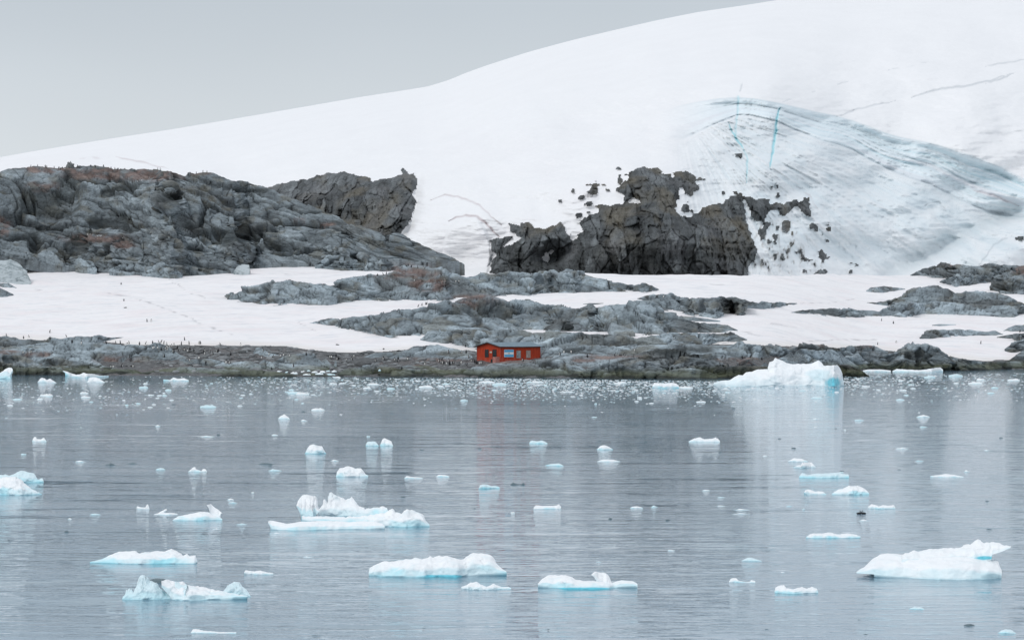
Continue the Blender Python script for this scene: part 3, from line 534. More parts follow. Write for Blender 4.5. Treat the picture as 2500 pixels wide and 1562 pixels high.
rock_body(T3, B3, kd=2.2, amp=1.5, tone='light', seed=67, jag=1.2, scale=.9)
rock_body(P('G', 1690, 430, 1760, 418, 1900, 425, 2000, 440, 2100, 455), P('G', 1690, 436, 1900, 458, 2000, 462, 2100, 460), kd=2, amp=.5, seed=71, jag=.7)
rock_body(P('G', 1030, 325, 1080, 318, 1190, 318), P('G', 1030, 326, 1100, 332, 1190, 322), kd=2, amp=.2, seed=72, jag=.4)
T4 = P('F', 1680, 650, 1750, 606, 1850, 590, 2000, 576, 2200, 570) + P('G', 0, 540, 200, 520, 400, 516, 560, 522, 600, 540, 700, 548, 760, 540, 900, 544, 1100, 554, 1300, 558, 1340, 572, 1450, 588, 1600, 565, 1700, 545, 1900, 545, 2100, 556, 2180, 540, 2260, 580, 2310, 600)
B4 = P('F', 1680, 656, 1900, 688, 2060, 706, 2150, 730) + P('G', 200, 700, 700, 700, 1400, 690, 2050, 640, 2280, 612, 2310, 604)
rock_body(T4, B4, kd=2.2, amp=1.3, tone='light', seed=73, jag=1.0, scale=.95)
rock_body(P('G', 1480, 610, 1560, 575, 1750, 565, 1900, 570, 1960, 620), P('G', 1480, 625, 1960, 632), kd=1.2, off=-6, amp=.7, seed=75, jag=.8, scale=1.2)
rock_body(P('G', 1060, 500, 1150, 465, 1260, 470, 1400, 520, 1440, 550), P('G', 1060, 520, 1250, 545, 1440, 556), kd=1.6, off=-5, amp=.6, seed=76, jag=.8, scale=1.2)
# right side
rock_body(P('H', 1535, 165, 1600, 125, 1700, 88, 1780, 68, 1900, 78, 2000, 95, 2080, 85, 2170, 72, 2250, 85, 2420, 92) + [(2700, 650)], P('H', 1535, 168, 1650, 180, 1760, 190, 2000, 220, 2190, 225, 2420, 260) + [(2700, 710)], kd=1.6, amp=1.9, seed=79, jag=1.4, tone='mid', scale=.75)
rock_body(P('H', 1765, 212, 1830, 180, 1960, 165, 2060, 165, 2130, 170, 2185, 205), P('H', 1765, 215, 1890, 252, 2000, 240, 2100, 222, 2185, 215), kd=1.5, off=-3, amp=1.3, seed=81, jag=1.2, scale=.8)
rock_body(P('H', 2155, 270, 2200, 215, 2280, 190, 2420, 150) + [(2700, 660)], P('H', 2155, 275, 2250, 292, 2420, 300) + [(2700, 720)], kd=1.2, off=-5, amp=1.8, seed=82, jag=1.4, tone='mid', scale=.8)
rock_body(P('H', 1195, 285, 1230, 262, 1330, 248, 1400, 258, 1500, 270), P('H', 1195, 290, 1250, 303, 1340, 300, 1500, 272), kd=2, amp=.5, seed=83, jag=.8)
rock_body(P('H', 1200, 376, 1300, 370, 1390, 365, 1480, 320, 1500, 280, 1560, 262, 1620, 255, 1680, 245, 1760, 241, 1830, 265, 1880, 295, 1950, 300, 2040, 285, 2140, 292, 2230, 298, 2320, 330, 2390, 370, 2420, 380) + [(2700, 735)], P('H', 1200, 380, 1260, 398, 1400, 405, 1600, 440, 2000, 440, 2420, 450) + [(2700, 770)], kd=2.0, amp=1.4, seed=87, jag=1.1, scale=.9)
rock_body(P('H', 600, 455, 700, 435, 800, 425, 920, 420, 1100, 430, 1290, 440, 1320, 420, 1420, 390, 1500, 375, 1620, 378, 1720, 368, 1850, 372, 2000, 382, 2150, 395, 2300, 400, 2420, 405) + [(2700, 745)], P('H', 600, 457, 750, 463, 900, 485, 1000, 500, 1200, 488, 1500, 492, 1650, 475, 1900, 472, 2100, 480, 2340, 492, 2420, 466) + [(2700, 775)], kd=2.2, amp=1.3, seed=89, jag=1.0, scale=.9)
rock_body(P('H', 1608, 655, 1640, 625, 1700, 600, 1800, 588, 1900, 590, 2000, 586, 2080, 600, 2200, 598, 2260, 625), P('H', 1608, 660, 1700, 658, 1820, 645, 1950, 638, 2100, 633, 2260, 628), kd=2, amp=.9, seed=91, jag=1.0)
rock_body(P('H', 1705, 552, 1760, 544, 1890, 547), P('H', 1705, 555, 1780, 557, 1890, 552), kd=2, amp=.1, seed=92, jag=.4)
rock_body(P('H', 2260, 598, 2300, 570, 2360, 552, 2420, 548) + [(2700, 790)], P('H', 2260, 600, 2420, 603) + [(2700, 815)], kd=2, amp=.6, seed=93, jag=.8)
rock_body(P('H', 2210, 645, 2280, 632, 2340, 615, 2420, 610) + [(2700, 800)], P('H', 2210, 648, 2340, 655, 2390, 690, 2420, 680) + [(2700, 850)], kd=1.6, off=-2, amp=1.0, seed=94, jag=1.2, tone='mid')
rock_body(P('H', 2270, 738, 2330, 690, 2420, 665) + [(2700, 820)], P('H', 2270, 742, 2340, 760, 2420, 745) + [(2700, 870)], kd=1.3, off=-2, amp=1.2, seed=95, jag=1.2, tone='mid')
rock_body(P('H', 2290, 830, 2360, 780, 2420, 750) + [(2700, 830)], P('H', 2290, 860, 2420, 885) + [(2700, 900)], kd=1.2, off=-2, amp=1.0, seed=96, jag=1.2, tone='mid')
# left edge
rock_body(P('E', -400, 180, 0, 195, 80, 193, 155, 238), P('E', -400, 225, 0, 225, 80, 235, 155, 240), kd=1.5, amp=.5, seed=97, jag=.8)
rock_body(P('E', -400, 250, 0, 238, 60, 265, 128, 298), P('E', -400, 330, 20, 325, 100, 315, 128, 300), kd=1.5, amp=.6, seed=98, jag=.8)
# shore rocks
rock_body(P('E', -1200, 690, 0, 690, 130, 688, 210, 708, 450, 712, 550, 707, 620, 692, 720, 678, 830, 680, 930, 672, 980, 690, 1050, 692, 1150, 692), P('E', -1200, 800, 0, 800, 500, 790, 900, 760, 1040, 715, 1150, 694), kd=2.5, amp=1.0, seed=101, jag=1.2, scale=.8)
rock_body(P('E', -1200, 790, 0, 780, 150, 770, 400, 742, 600, 735, 800, 745, 1000, 752, 1200, 760, 1340, 765, 1420, 742, 1500, 748, 1560, 775, 1660, 850, 1720, 880), P('E', -1200, 1000, 0, 1000, 400, 950, 700, 940, 1000, 930, 1300, 925, 1500, 910, 1720, 890), kd=2.2, amp=1.1, seed=103, jag=1.0, scale=.8)
rock_body(P('E', -1200, 870, -300, 850, 0, 828, 150, 850, 300, 895, 420, 960, 560, 965, 600, 1040), P('E', -1200, 1040, 0, 1040, 300, 1042, 600, 1043), kd=1.7, amp=1.0, seed=107, jag=1.2, scale=1.1)
rock_body(P('E', 380, 930, 430, 880, 520, 870, 640, 900, 760, 915, 850, 960, 940, 990), P('E', 380, 980, 700, 1000, 940, 1010), kd=1.5, amp=.8, seed=108, jag=.8, scale=.9)
rock_body(P('E', 520, 1020, 620, 970, 720, 965, 800, 990, 930, 1010, 980, 985, 1100, 982, 1250, 990, 1320, 1025), P('E', 520, 1042, 700, 1040, 950, 1032, 1320, 1030), kd=1.3, amp=.8, seed=109, jag=.8, tone='mid')
rock_body(P('E', 760, 920, 850, 880, 900, 920, 960, 960, 1060, 970), P('E', 760, 960, 1060, 1000), kd=1.4, amp=.7, seed=110, jag=.8)
rock_body(P('E', 1300, 1020, 1500, 985, 1650, 960, 1900, 975, 2050, 990, 2250, 1000) + P('F', 250, 930), P('E', 1300, 1030, 1500, 1018, 1800, 1022, 2100, 1040) + P('F', 250, 940), kd=2, amp=.7, seed=112, jag=.8, scale=.6)
rock_body(P('E', 1640, 930, 1660, 890, 1700, 882, 1740, 900, 1800, 890, 1950, 890, 2060, 920, 2140, 950), P('E', 1640, 935, 1720, 942, 1900, 960, 2140, 965), kd=1.5, amp=.7, seed=113, jag=.6)
rock_body(P('F', 20, 880, 90, 850, 160, 840, 240, 830, 330, 865, 345, 910), P('F', 20, 910, 160, 925, 345, 915), kd=1.2, amp=.45, seed=115, jag=.6)
rock_body(P('F', 320, 850, 360, 815, 420, 840, 455, 880, 458, 900), P('F', 320, 900, 458, 912), kd=1.1, amp=.4, seed=116, jag=.5)
rock_body(P('F', 270, 760, 300, 720, 350, 725, 400, 765, 520, 790), P('F', 270, 772, 400, 800, 520, 798), kd=2, amp=.4, seed=117, jag=.6)
rock_body(P('F', 430, 850, 500, 800, 570, 775, 700, 765, 780, 768, 830, 810, 900, 880, 920, 910), P('F', 430, 880, 540, 910, 700, 920, 920, 915), kd=1.7, amp=.8, seed=118, jag=.7, scale=1.1)
rock_body(P('F', 830, 850, 880, 810, 960, 820, 980, 850, 950, 890), P('F', 830, 880, 980, 895), kd=1.2, amp=.4, seed=119, jag=.6)
rock_body(P('F', -40, 965, 60, 930, 200, 908, 330, 905, 420, 920, 560, 935, 640, 962), P('F', -40, 968, 300, 966, 640, 968), kd=2, amp=.7, seed=121, jag=.8, tone='mid')
rock_body(P('F', 650, 945, 720, 935, 850, 940, 930, 955), P('F', 650, 955, 930, 962), kd=1.5, amp=.3, seed=122, jag=.5, tone='mid')
rock_body(P('F', 980, 940, 1050, 900, 1150, 880, 1350, 865, 1450, 890, 1550, 900, 1700, 905, 1900, 905, 2100, 895, 2200, 880, 2420, 862) + P('G', 200, 800, 330, 792, 520, 775, 700, 772, 850, 780, 950, 800, 1050, 850, 1100, 890),
          P('F', 980, 962, 1200, 965, 1480, 969, 1900, 966) + P('G', 0, 887, 320, 896, 600, 890, 900, 890, 1100, 900), kd=2.4, amp=1.0, seed=123, jag=1.0, scale=1.0)
rock_body(P('F', 1480, 905, 1560, 870, 1660, 862, 1760, 875, 1850, 900), P('F', 1480, 912, 1850, 912), kd=1.6, amp=.4, seed=124, jag=.6)
rock_body(P('F', 1200, 800, 1300, 765, 1400, 762, 1500, 755, 1560, 735, 1620, 705, 1760, 700, 1900, 720, 2000, 735, 2080, 760, 2120, 800), P('F', 1200, 810, 1500, 822, 1800, 838, 2120, 830), kd=2.6, amp=.8, seed=125, jag=.7, scale=.9)
rock_body(P('F', 1980, 740, 2080, 715, 2150, 700, 2260, 715) + P('G', 250, 655, 600, 650, 740, 700), P('F', 1980, 800, 2200, 850) + P('G', 400, 740, 740, 745), kd=2.0, off=17, amp=.9, seed=126, jag=.9, scale=.9)
rock_body(P('G', 708, 735, 735, 690, 800, 655, 880, 670, 1000, 645, 1100, 640, 1250, 650, 1400, 645, 1600, 640, 1800, 630, 2050, 635, 2300, 640) + P('H', 100, 705, 230, 700, 400, 710, 600, 735, 720, 700, 850, 705, 900, 730, 1040, 715, 1150, 706, 1250, 706, 1370, 765),
          P('G', 708, 745, 900, 752, 1400, 760, 1800, 760, 2420, 770) + P('H', 400, 800, 900, 850, 1370, 800), kd=2.4, amp=1.1, seed=127, jag=.9, scale=1.0)
rock_body(P('G', 760, 760, 840, 725, 950, 705, 1000, 712, 1150, 725, 1300, 735, 1420, 740, 1550, 780, 1650, 800), P('G', 760, 800, 1000, 815, 1300, 820, 1650, 830), kd=2.2, amp=.8, seed=128, jag=.9)
rock_body(P('G', 1430, 735, 1500, 690, 1600, 665, 1750, 660, 1850, 680, 1980, 700, 2060, 720, 2130, 790), P('G', 1430, 780, 1650, 815, 1900, 800, 2130, 815), kd=1.3, off=-2, amp=1.5, seed=129, jag=1.2, tone='mid', scale=.9)
rock_body(P('G', 1000, 860, 1100, 810, 1250, 800, 1400, 790, 1500, 760, 1600, 790, 1800, 800, 1950, 790, 2060, 785, 2200, 800, 2420, 820) + P('H', 120, 850, 250, 830, 400, 830, 460, 870), P('G', 1000, 900, 1240, 906, 1400, 905, 1870, 905, 2100, 905) + P('H', 0, 950, 160, 950, 460, 940), kd=1.5, amp=1.5, seed=131, jag=1.2, tone='mid', scale=1.0)
rock_body(P('G', 900, 885, 980, 850, 1060, 838, 1150, 842, 1260, 870, 1350, 903), P('G', 900, 892, 1240, 907, 1350, 907), kd=1.6, off=-1, amp=.4, seed=133, jag=.6, scale=1.3)
rock_body(P('G', 1600, 890, 1700, 840, 1800, 822, 1900, 825, 2000, 840, 2060, 870, 2080, 900), P('G', 1600, 906, 1870, 907, 2080, 906), kd=1.1, off=-1, amp=.6, seed=135, jag=.7, scale=1.2)
rock_body(P('H', 0, 900, 60, 880, 200, 868, 330, 872, 440, 880, 560, 890, 700, 900, 900, 870, 1000, 862, 1080, 870, 1140, 895, 1222, 948), P('H', 0, 965, 160, 966, 600, 960, 1000, 950, 1100, 954, 1222, 952), kd=1.2, off=-1, amp=1.0, seed=137, jag=.9, tone='dark', scale=.9)
rock_body(P('H', 460, 845, 560, 790, 640, 740, 720, 735, 820, 750, 900, 740, 1000, 745, 1100, 790, 1200, 860), P('H', 460, 880, 900, 880, 1200, 900), kd=1.8, amp=.7, seed=139, jag=.8, scale=1.4)
rock_body(P('H', 940, 850, 1000, 800, 1080, 795, 1150, 755, 1260, 752, 1330, 800, 1400, 880), P('H', 940, 870, 1150, 898, 1400, 905), kd=1.2, amp=1.0, seed=141, jag=.9, tone='mid', scale=.9)
rock_body(P('H', 1180, 885, 1300, 800, 1400, 760, 1500, 722, 1600, 706, 1680, 708, 1760, 730, 1830, 780, 1880, 830, 1920, 890), P('H', 1180, 900, 1400, 906, 1800, 908, 1920, 905), kd=1.0, amp=1.5, seed=143, jag=1.0, tone='mid', scale=1.1)
rock_body(P('H', 1800, 800, 1860, 796, 1950, 812, 2080, 832, 2200, 838, 2320, 832, 2420, 840) + [(2700, 880)], P('H', 1800, 900, 1960, 908, 2200, 900, 2420, 892) + [(2700, 905)], kd=1.6, amp=.9, seed=145, jag=.9, scale=.8)
# loose stones on the beach
rs = np.random.RandomState(9); vs0 = []; fs0 = []; cs0 = []; of0 = 0
_u = np.linspace(0, 2 * np.pi, 9)[:-1]
def stone(k):
    q = []
    for zz, rr0 in ((-.3, .8), (.1, 1.0), (.45, .8), (.65, .35)): q += [(rr0 * math.cos(a) * (1 + .3 * rs.rand()), rr0 * math.sin(a) * (1 + .3 * rs.rand()), zz * (1 + .3 * rs.rand())) for a in _u]
    return np.array(q)
_st = [stone(k) for k in range(8)]; _sf = np.concatenate([np.array([(r_ * 8 + c_, r_ * 8 + (c_ + 1) % 8, (r_ + 1) * 8 + (c_ + 1) % 8, (r_ + 1) * 8 + c_) for r_ in range(3) for c_ in range(8)]), np.array([(24, 25, 26, 27), (24, 27, 28, 31), (28, 29, 30, 31)])])
for i in range(1500):
    px = rs.uniform(380, 1165) if i < 1250 else rs.uniform(1900, 2400); py = rs.uniform(846, 912); Y = float(depth_at(px, py)[0]); x = (px - 1250) * Y / F; z = float(ground(np.array([x]), np.array([Y]))[0])
    if z < .1 or (HY - (z - CZ) * F / Y) < float(np.interp(px, cols_px, edge)) + 3: continue
    w = rs.lognormal(-1.25, .55); q = _st[i % 8] * (w * rs.uniform(.8, 1.6), w, w * .8) + (x, Y, z); vs0.append(q); fs0.append(_sf + of0); of0 += len(q); g0 = rs.uniform(.10, .30); cs0.append(np.broadcast_to(np.array((g0, g0 * 1.05, g0 * 1.08)), q.shape))
tag(mesh_obj('beach_stones', np.concatenate(vs0), np.concatenate(fs0), M_ROCK, np.concatenate(cs0)), kind='stuff')
# mound before the hut
rock_body(P('U', 560, 840, 700, 812, 850, 790, 1000, 765, 1200, 745, 1450, 722, 1600, 715, 1760, 722, 1830, 750, 1870, 790), P('U', 560, 860, 900, 870, 1400, 870, 1870, 850), kd=1.6, off=-3.2, amp=.25, seed=147, jag=.5, scale=.5)

# grey banded old-snow bank at the left edge
def bank_cols(x, y, z, px, py, idv, idb, ed, tone, seed):
    s = .8 * perlin(x / 9, y / 30, (z + x * .32) * 2.6, 5) + .7 * perlin(x / 5, y / 20, (z + x * .32) * 6, 6) + .6 * fbm(x / 2, y / 2, z / 1.2, 3, 7)
    return lerp(np.broadcast_to(np.array((.44, .49, .51)), x.shape + (3,)), np.array((.17, .21, .22)), np.clip(s * 1.6, 0, .8))
rock_body(P('A', -700, 990, 0, 1002, 100, 996, 180, 1035, 240, 1100, 290, 1195), P('A', -700, 1230, 0, 1215, 200, 1225, 290, 1226), kd=1.2, off=0, amp=.6, seed=151, jag=.8, name='snow_bank', colfn=bank_cols, mat=M_SNOW)
rock_body(P('A', 2155, 1110, 2190, 1060, 2240, 1042, 2300, 1045, 2310, 1100), P('A', 2155, 1118, 2310, 1118), kd=.8, off=-6, amp=.2, seed=152, jag=.4, name='snow_bank', colfn=bank_cols, mat=M_SNOW)

# ------------------------------------------------------------------ water and sea bed
def sheet(name, z, mat, y0, y1, x):
    v = [(-x * .25, y0, z), (x * .25, y0, z), (x, y1, z), (-x, y1, z)]
    o = mesh_obj(name, v, [(0, 1, 2, 3)], mat, None, None, False); return tag(o, kind='structure')
sheet('water', 0, M_WATER, -300, 900, 900); sheet('sea_bed', -9, plain('sea_bed', (.015, .035, .045), .9, 0, .1, .2), -300, 900, 900)
bpy.context.view_layer.update()
dg = bpy.context.evaluated_depsgraph_get()
def cast(px, py):
    dv = Vector(((px - 1250) / F, 1, (HY - py) / F)).normalized()
    ok, loc, nrm, idx, ob, mx = scene.ray_cast(dg, Vector((0, 0, CZ)), dv); return loc if ok else None

# ------------------------------------------------------------------ names for order
ORD = ['first', 'second', 'third', 'fourth', 'fifth', 'sixth', 'seventh', 'eighth', 'ninth', 'tenth', 'eleventh', 'twelfth', 'thirteenth', 'fourteenth', 'fifteenth', 'sixteenth', 'seventeenth', 'eighteenth', 'nineteenth']
TENS = {20: 'twentieth', 30: 'thirtieth', 40: 'fortieth', 50: 'fiftieth'}; TEN = {20: 'twenty', 30: 'thirty', 40: 'forty', 50: 'fifty'}
def ordinal(i):      # 1-based
    if i < 20: return ORD[i - 1]
    t, u = i // 10 * 10, i % 10
    return TENS[t] if u == 0 else TEN[t] + '-' + ORD[u - 1]
def empty(name, loc, rz=0):
    o = link(bpy.data.objects.new(name, None)); o.location = loc; o.rotation_euler = (0, 0, rz); o.empty_display_size = .3; return o
class MB:
    def __init__(s): s.v = []; s.f = []; s.m = []
    def box(s, a, b, m=0):
        i = len(s.v); (x0, y0, z0), (x1, y1, z1) = a, b
        s.v += [(x0, y0, z0), (x1, y0, z0), (x1, y1, z0), (x0, y1, z0), (x0, y0, z1), (x1, y0, z1), (x1, y1, z1), (x0, y1, z1)]
        for f in ((0, 3, 2, 1), (4, 5, 6, 7), (0, 1, 5, 4), (1, 2, 6, 5), (2, 3, 7, 6), (3, 0, 4, 7)): s.f.append([i + k for k in f]); s.m.append(m)
        return s
    def bar(s, a, b, w, m=0):
        a, b = Vector(a), Vector(b); d = (b - a).normalized(); up = Vector((0, 0, 1)) if abs(d.z) < .9 else Vector((1, 0, 0))
        u = d.cross(up).normalized() * w / 2; w2 = d.cross(u).normalized() * w / 2; i = len(s.v)
        for p in (a, b):
            for q in (u + w2, u - w2, -u - w2, -u + w2): s.v.append(tuple(p + q))
        for f in ((0, 1, 2, 3), (7, 6, 5, 4), (0, 4, 5, 1), (1, 5, 6, 2), (2, 6, 7, 3), (3, 7, 4, 0)): s.f.append([i + k for k in f]); s.m.append(m)
        return s
    def poly(s, pts, m=0):
        i = len(s.v); s.v += list(pts); s.f.append(list(range(i, i + len(pts)))); s.m.append(m); return s
    def build(s, name, mats, parent=None, smooth=False):
        me = bpy.data.meshes.new(name); me.from_pydata(s.v, [], s.f)
        for m in (mats if isinstance(mats, (list, tuple)) else [mats]): me.materials.append(m)
        for p, k in zip(me.polygons, s.m): p.material_index = k; p.use_smooth = smooth
        o = link(bpy.data.objects.new(name, me))
        if parent: o.parent = parent
        return o

# ------------------------------------------------------------------ the red hut
def red_wood():
    m, N, L, b = new_mat('red_boards'); tcn = N.new('ShaderNodeTexCoord'); mp = N.new('ShaderNodeMapping'); mp.inputs['Scale'].default_value = (3, 3, .25)
    L.new(tcn.outputs['Object'], mp.inputs[0]); n = N.new('ShaderNodeTexNoise'); n.inputs['Scale'].default_value = 2.5; n.inputs['Detail'].default_value = 6; L.new(mp.outputs[0], n.inputs['Vector'])
    cr = N.new('ShaderNodeValToRGB'); L.new(n.outputs[0], cr.inputs[0]); cr.color_ramp.elements[0].position = .3; cr.color_ramp.elements[0].color = (.30, .022, .004, 1)
    cr.color_ramp.elements[1].position = .72; cr.color_ramp.elements[1].color = (.54, .056, .010, 1)
    n2 = N.new('ShaderNodeTexNoise'); n2.inputs['Scale'].default_value = 1.3; n2.inputs['Detail'].default_value = 5; L.new(tcn.outputs['Object'], n2.inputs['Vector'])
    sp = N.new('ShaderNodeSeparateXYZ'); L.new(tcn.outputs['Object'], sp.inputs[0])
    a = N.new('ShaderNodeMath'); a.operation = 'MULTIPLY'; L.new(maprange(N, L, sp.outputs['Z'], 1.3, .1, 0, 1), a.inputs[0]); L.new(maprange(N, L, n2.outputs[0], .42, .62, 0, .75), a.inputs[1])
    mx = N.new('ShaderNodeMix'); mx.data_type = 'RGBA'; L.new(a.outputs[0], mx.inputs[0]); L.new(cr.outputs[0], mx.inputs[6]); mx.inputs[7].default_value = (.42, .16, .13, 1)
    L.new(mx.outputs[2], b.inputs['Base Color']); b.inputs['Roughness'].default_value = .75
    return m
M_RED = red_wood(); M_ROOF = plain('roof_metal', (.15, .21, .25), .5, .4, .2, 1.2); M_DARK = plain('dark_opening', (.012, .018, .022), .25, .5, .2)
M_TRIM = plain('dark_trim', (.03, .03, .032), .7); M_FRAME = plain('window_frame', (.34, .25, .22), .7); M_WHITE = plain('white_paint', (.80, .81, .82), .6, .3, .04)
M_BLUE = plain('sky_blue_paint', (.10, .42, .68), .6, .3, .05); M_GOLD = plain('golden_paint', (.52, .40, .20), .6); M_GLASS = plain('grey_glass', (.26, .31, .33), .2, .6, .45, 2.0)
M_GLASS2 = plain('boarded_glass', (.36, .30, .27), .45, .5, .35, 2.2); M_PINK = plain('stained_board', (.44, .20, .17), .8, .2, .25, 2); M_SIGN = plain('sign_board', (.62, .66, .55), .6)
M_LETTER = plain('dark_letters', (.05, .02, .02), .8); M_STONE = plain('foundation', (.14, .12, .11), .9, .2, .3, 2)
HY0 = 569.0; TH = R(38); ZG = 2.3
hx, _, hz = world_at(1222.7, 886.0, HY0)
hut = empty('hut', (hx, HY0, hz), TH); tag(hut, 'red wooden hut with grey metal roof and blue-white flag board standing on the shore', 'hut')
LW, GW, EH, RH = 10.05, 7.8, 3.30, 4.08
w = MB()
# walls as one shell with gables; vertical boards stand 2 cm proud
w.poly([(0, 0, -.9), (LW, 0, -.9), (LW, 0, EH), (0, 0, EH)]); w.poly([(LW, 0, -.9), (LW, GW, -.9), (LW, GW, EH), (LW, GW / 2, RH), (LW, 0, EH)])
w.poly([(LW, GW, -.9), (0, GW, -.9), (0, GW, EH), (LW, GW, EH)]); w.poly([(0, GW, -.9), (0, 0, -.9), (0, 0, EH), (0, GW / 2, RH), (0, GW, EH)])
for i in range(34):
    x = .15 + i * .295; w.box((x, -.022, -.85), (x + .05, -.002, EH - .06))
for i in range(27):
    y = .12 + i * .285; top = EH + (RH - EH) * (1 - abs(y - GW / 2) / (GW / 2)) - .12; w.box((-.022, y, -.85), (-.002, y + .05, top))
w.build('wall', M_RED, hut)
c_ = MB()
mwr = plain('worn_red', (.34, .06, .04), .8)
for x, y in ((0, 0), (LW, 0), (0, GW), (LW, GW)): MB().box((x - .06, y - .06, -.85), (x + .05, y + .05, EH - .05)).build('corner_board', mwr, hut)
rf = MB(); ov = .42; ox0, ox1 = -.45, LW + .75; nrib = 44
sl = (RH - EH) / (GW / 2)
for sgn in (0, 1):
    for i in range(nrib):
        xa = ox0 + (ox1 - ox0) * i / nrib; xb = ox0 + (ox1 - ox0) * (i + 1) / nrib; xm = (xa + xb) / 2
        ya, yb = (-ov, GW / 2) if sgn == 0 else (GW + ov, GW / 2); za = EH - sl * ov + .06; zb = RH + .06
        sag = lambda x: -.05 * math.sin(math.pi * (x - ox0) / (ox1 - ox0))
        rf.poly([(xa, ya, za + sag(xa)), (xm, ya, za + .045 + sag(xm)), (xm, yb, zb + .045 + sag(xm)), (xa, yb, zb + sag(xa))]); rf.poly([(xm, ya, za + .045 + sag(xm)), (xb, ya, za + sag(xb)), (xb, yb, zb + sag(xb)), (xm, yb, zb + .045 + sag(xm))])
roof = rf.build('roof', M_ROOF, hut)
fb = MB()
for x in (ox0, ox1):
    for ya, yb in ((-ov, GW / 2), (GW + ov, GW / 2)): fb.bar((x, ya, EH - sl * ov - .03), (x, yb, RH - .03), .15)
fb.bar((ox0, -ov, EH - sl * ov - .05), (ox1, -ov, EH - sl * ov - .05), .10); fb.bar((ox0, GW + ov, EH - sl * ov - .05), (ox1, GW + ov, EH - sl * ov - .05), .10)
fb.build('fascia', M_TRIM, roof)
def wall_window(x0, x1, z0, z1, pane, side='long'):
    f = MB(); g = MB(); t = .09
    if side == 'long':
        f.box((x0 - t, -.075, z0 - t), (x1 + t, -.024, z0)).box((x0 - t, -.075, z1), (x1 + t, -.024, z1 + t)).box((x0 - t, -.074, z0), (x0, -.025, z1)).box((x1, -.074, z0), (x1 + t, -.025, z1)).box(((x0 + x1) / 2 - .02, -.07, z0), ((x0 + x1) / 2 + .02, -.026, z1))
        g.box((x0, -.05, z0), (x1, -.03, z1))
    else:
        f.box((-.075, x0 - t, z0 - t), (-.024, x1 + t, z0)).box((-.075, x0 - t, z1), (-.024, x1 + t, z1 + t)).box((-.074, x0 - t, z0), (-.025, x0, z1)).box((-.074, x1, z0), (-.025, x1 + t, z1))
        g.box((-.05, x0, z0), (-.03, x1, z1))
    wn = f.build('window', M_FRAME if side == 'long' else M_TRIM, hut); g.build('pane', pane, wn); return wn
wall_window(4.02, 4.95, 1.0, 2.38, M_GLASS)['label'] = 'window with grey panes'
wall_window(6.5, 7.45, 1.03, 2.40, M_GLASS2)['label'] = 'window with brownish panes'
wall_window(4.05, 5.05, 1.2, 2.58, M_DARK, 'gable')['label'] = 'dark gable window'
fp = MB(); fx0, fx1, fz0, fz1 = .87, 3.19, 1.21, 2.63; h3 = (fz1 - fz0) / 3
fp.box((fx0 - .05, -.05, fz0 - .05), (fx1 + .05, -.024, fz1 + .05), 1)
for k in range(3): fp.box((fx0, -.068, fz0 + k * h3), (fx1, -.052, fz0 + (k + 1) * h3), 1 if k == 1 else 0)
flag = fp.build('flag_board', [M_BLUE, M_WHITE], hut); flag['label'] = 'sky blue and white striped flag board with golden sun'
sn = MB(); cx, czs = (fx0 + fx1) / 2, (fz0 + fz1) / 2
sn.poly([(cx + .13 * math.cos(a), -.078, czs + .13 * math.sin(a)) for a in [i * math.pi / 8 for i in range(16)]])
for k in range(16):
    a = k * math.pi / 8; d1 = .05; sn.poly([(cx + .12 * math.cos(a - .12), -.074, czs + .12 * math.sin(a - .12)), (cx + .12 * math.cos(a + .12), -.074, czs + .12 * math.sin(a + .12)), (cx + .23 * math.cos(a), -.074, czs + .23 * math.sin(a))])
sn.build('sun_emblem', M_GOLD, flag)
for x0_, ws in ((1.0, (.16, .12, .14, .10)), (1.95, (.12, .14, .11, .15, .12, .10, .12))):     # two short words under the flag, too small to read
    pts_ = [(x0_, -.034, .94)]; xq = x0_
    for wd in ws: pts_ += [(xq, -.034, 1.07), (xq + wd * .7, -.034, 1.07), (xq + wd * .7, -.034, .97), (xq + wd, -.034, .97)]; xq += wd
    MB().poly((pts_ + [(xq, -.034, .94)])[::-1]).build('lettering', M_LETTER, hut)
sg = MB().box((-.06, 2.9, 2.0), (-.026, 3.56, 2.28)).build('sign', M_SIGN, hut); MB().box((-.068, 3.0, 2.12), (-.062, 3.46, 2.17)).build('lettering', M_LETTER, sg)
dr = MB().box((-.055, 1.45, .15), (-.024, 2.55, 2.52)).build('door', M_DARK, hut)
df_ = MB().box((-.09, 1.35, .1), (-.024, 1.45, 2.6)).box((-.09, 2.55, .1), (-.024, 2.65, 2.6)).box((-.09, 1.35, 2.6), (-.024, 2.65, 2.7)).build('frame', M_TRIM, dr)
MB().box((-1.0, .35, -.5), (-.03, 2.7, .12)).box((-1.3, 1.3, -.6), (-1.0, 2.7, -.12)).build('step', M_STONE, hut)
MB().box((-1.05, .30, -.1), (-.05, .36, 1.25)).box((-1.1, .36, -.1), (-1.05, 1.30, 1.22)).build('windbreak', M_PINK, hut)
MB().bar((-1.1, 1.30, 1.25), (-.06, 1.9, 1.45), .05).bar((-1.08, 1.3, -.1), (-1.08, 1.3, 1.3), .06).build('handrail', M_TRIM, hut)
MB().box((-.05, -.05, -1.8), (LW + .05, GW + .05, -.88)).build('foundation', M_STONE, hut)
MB().bar((LW + .1, -.2, -.2), (LW + 1.0, -.4, .35), .08).bar((LW + .7, -.3, -.4), (LW + .3, -.25, .8), .06).build('prop', M_TRIM, hut)
MB().box((-.9, 1.7, .12), (-.45, 2.15, .75)).build('crate', M_DARK, hut)

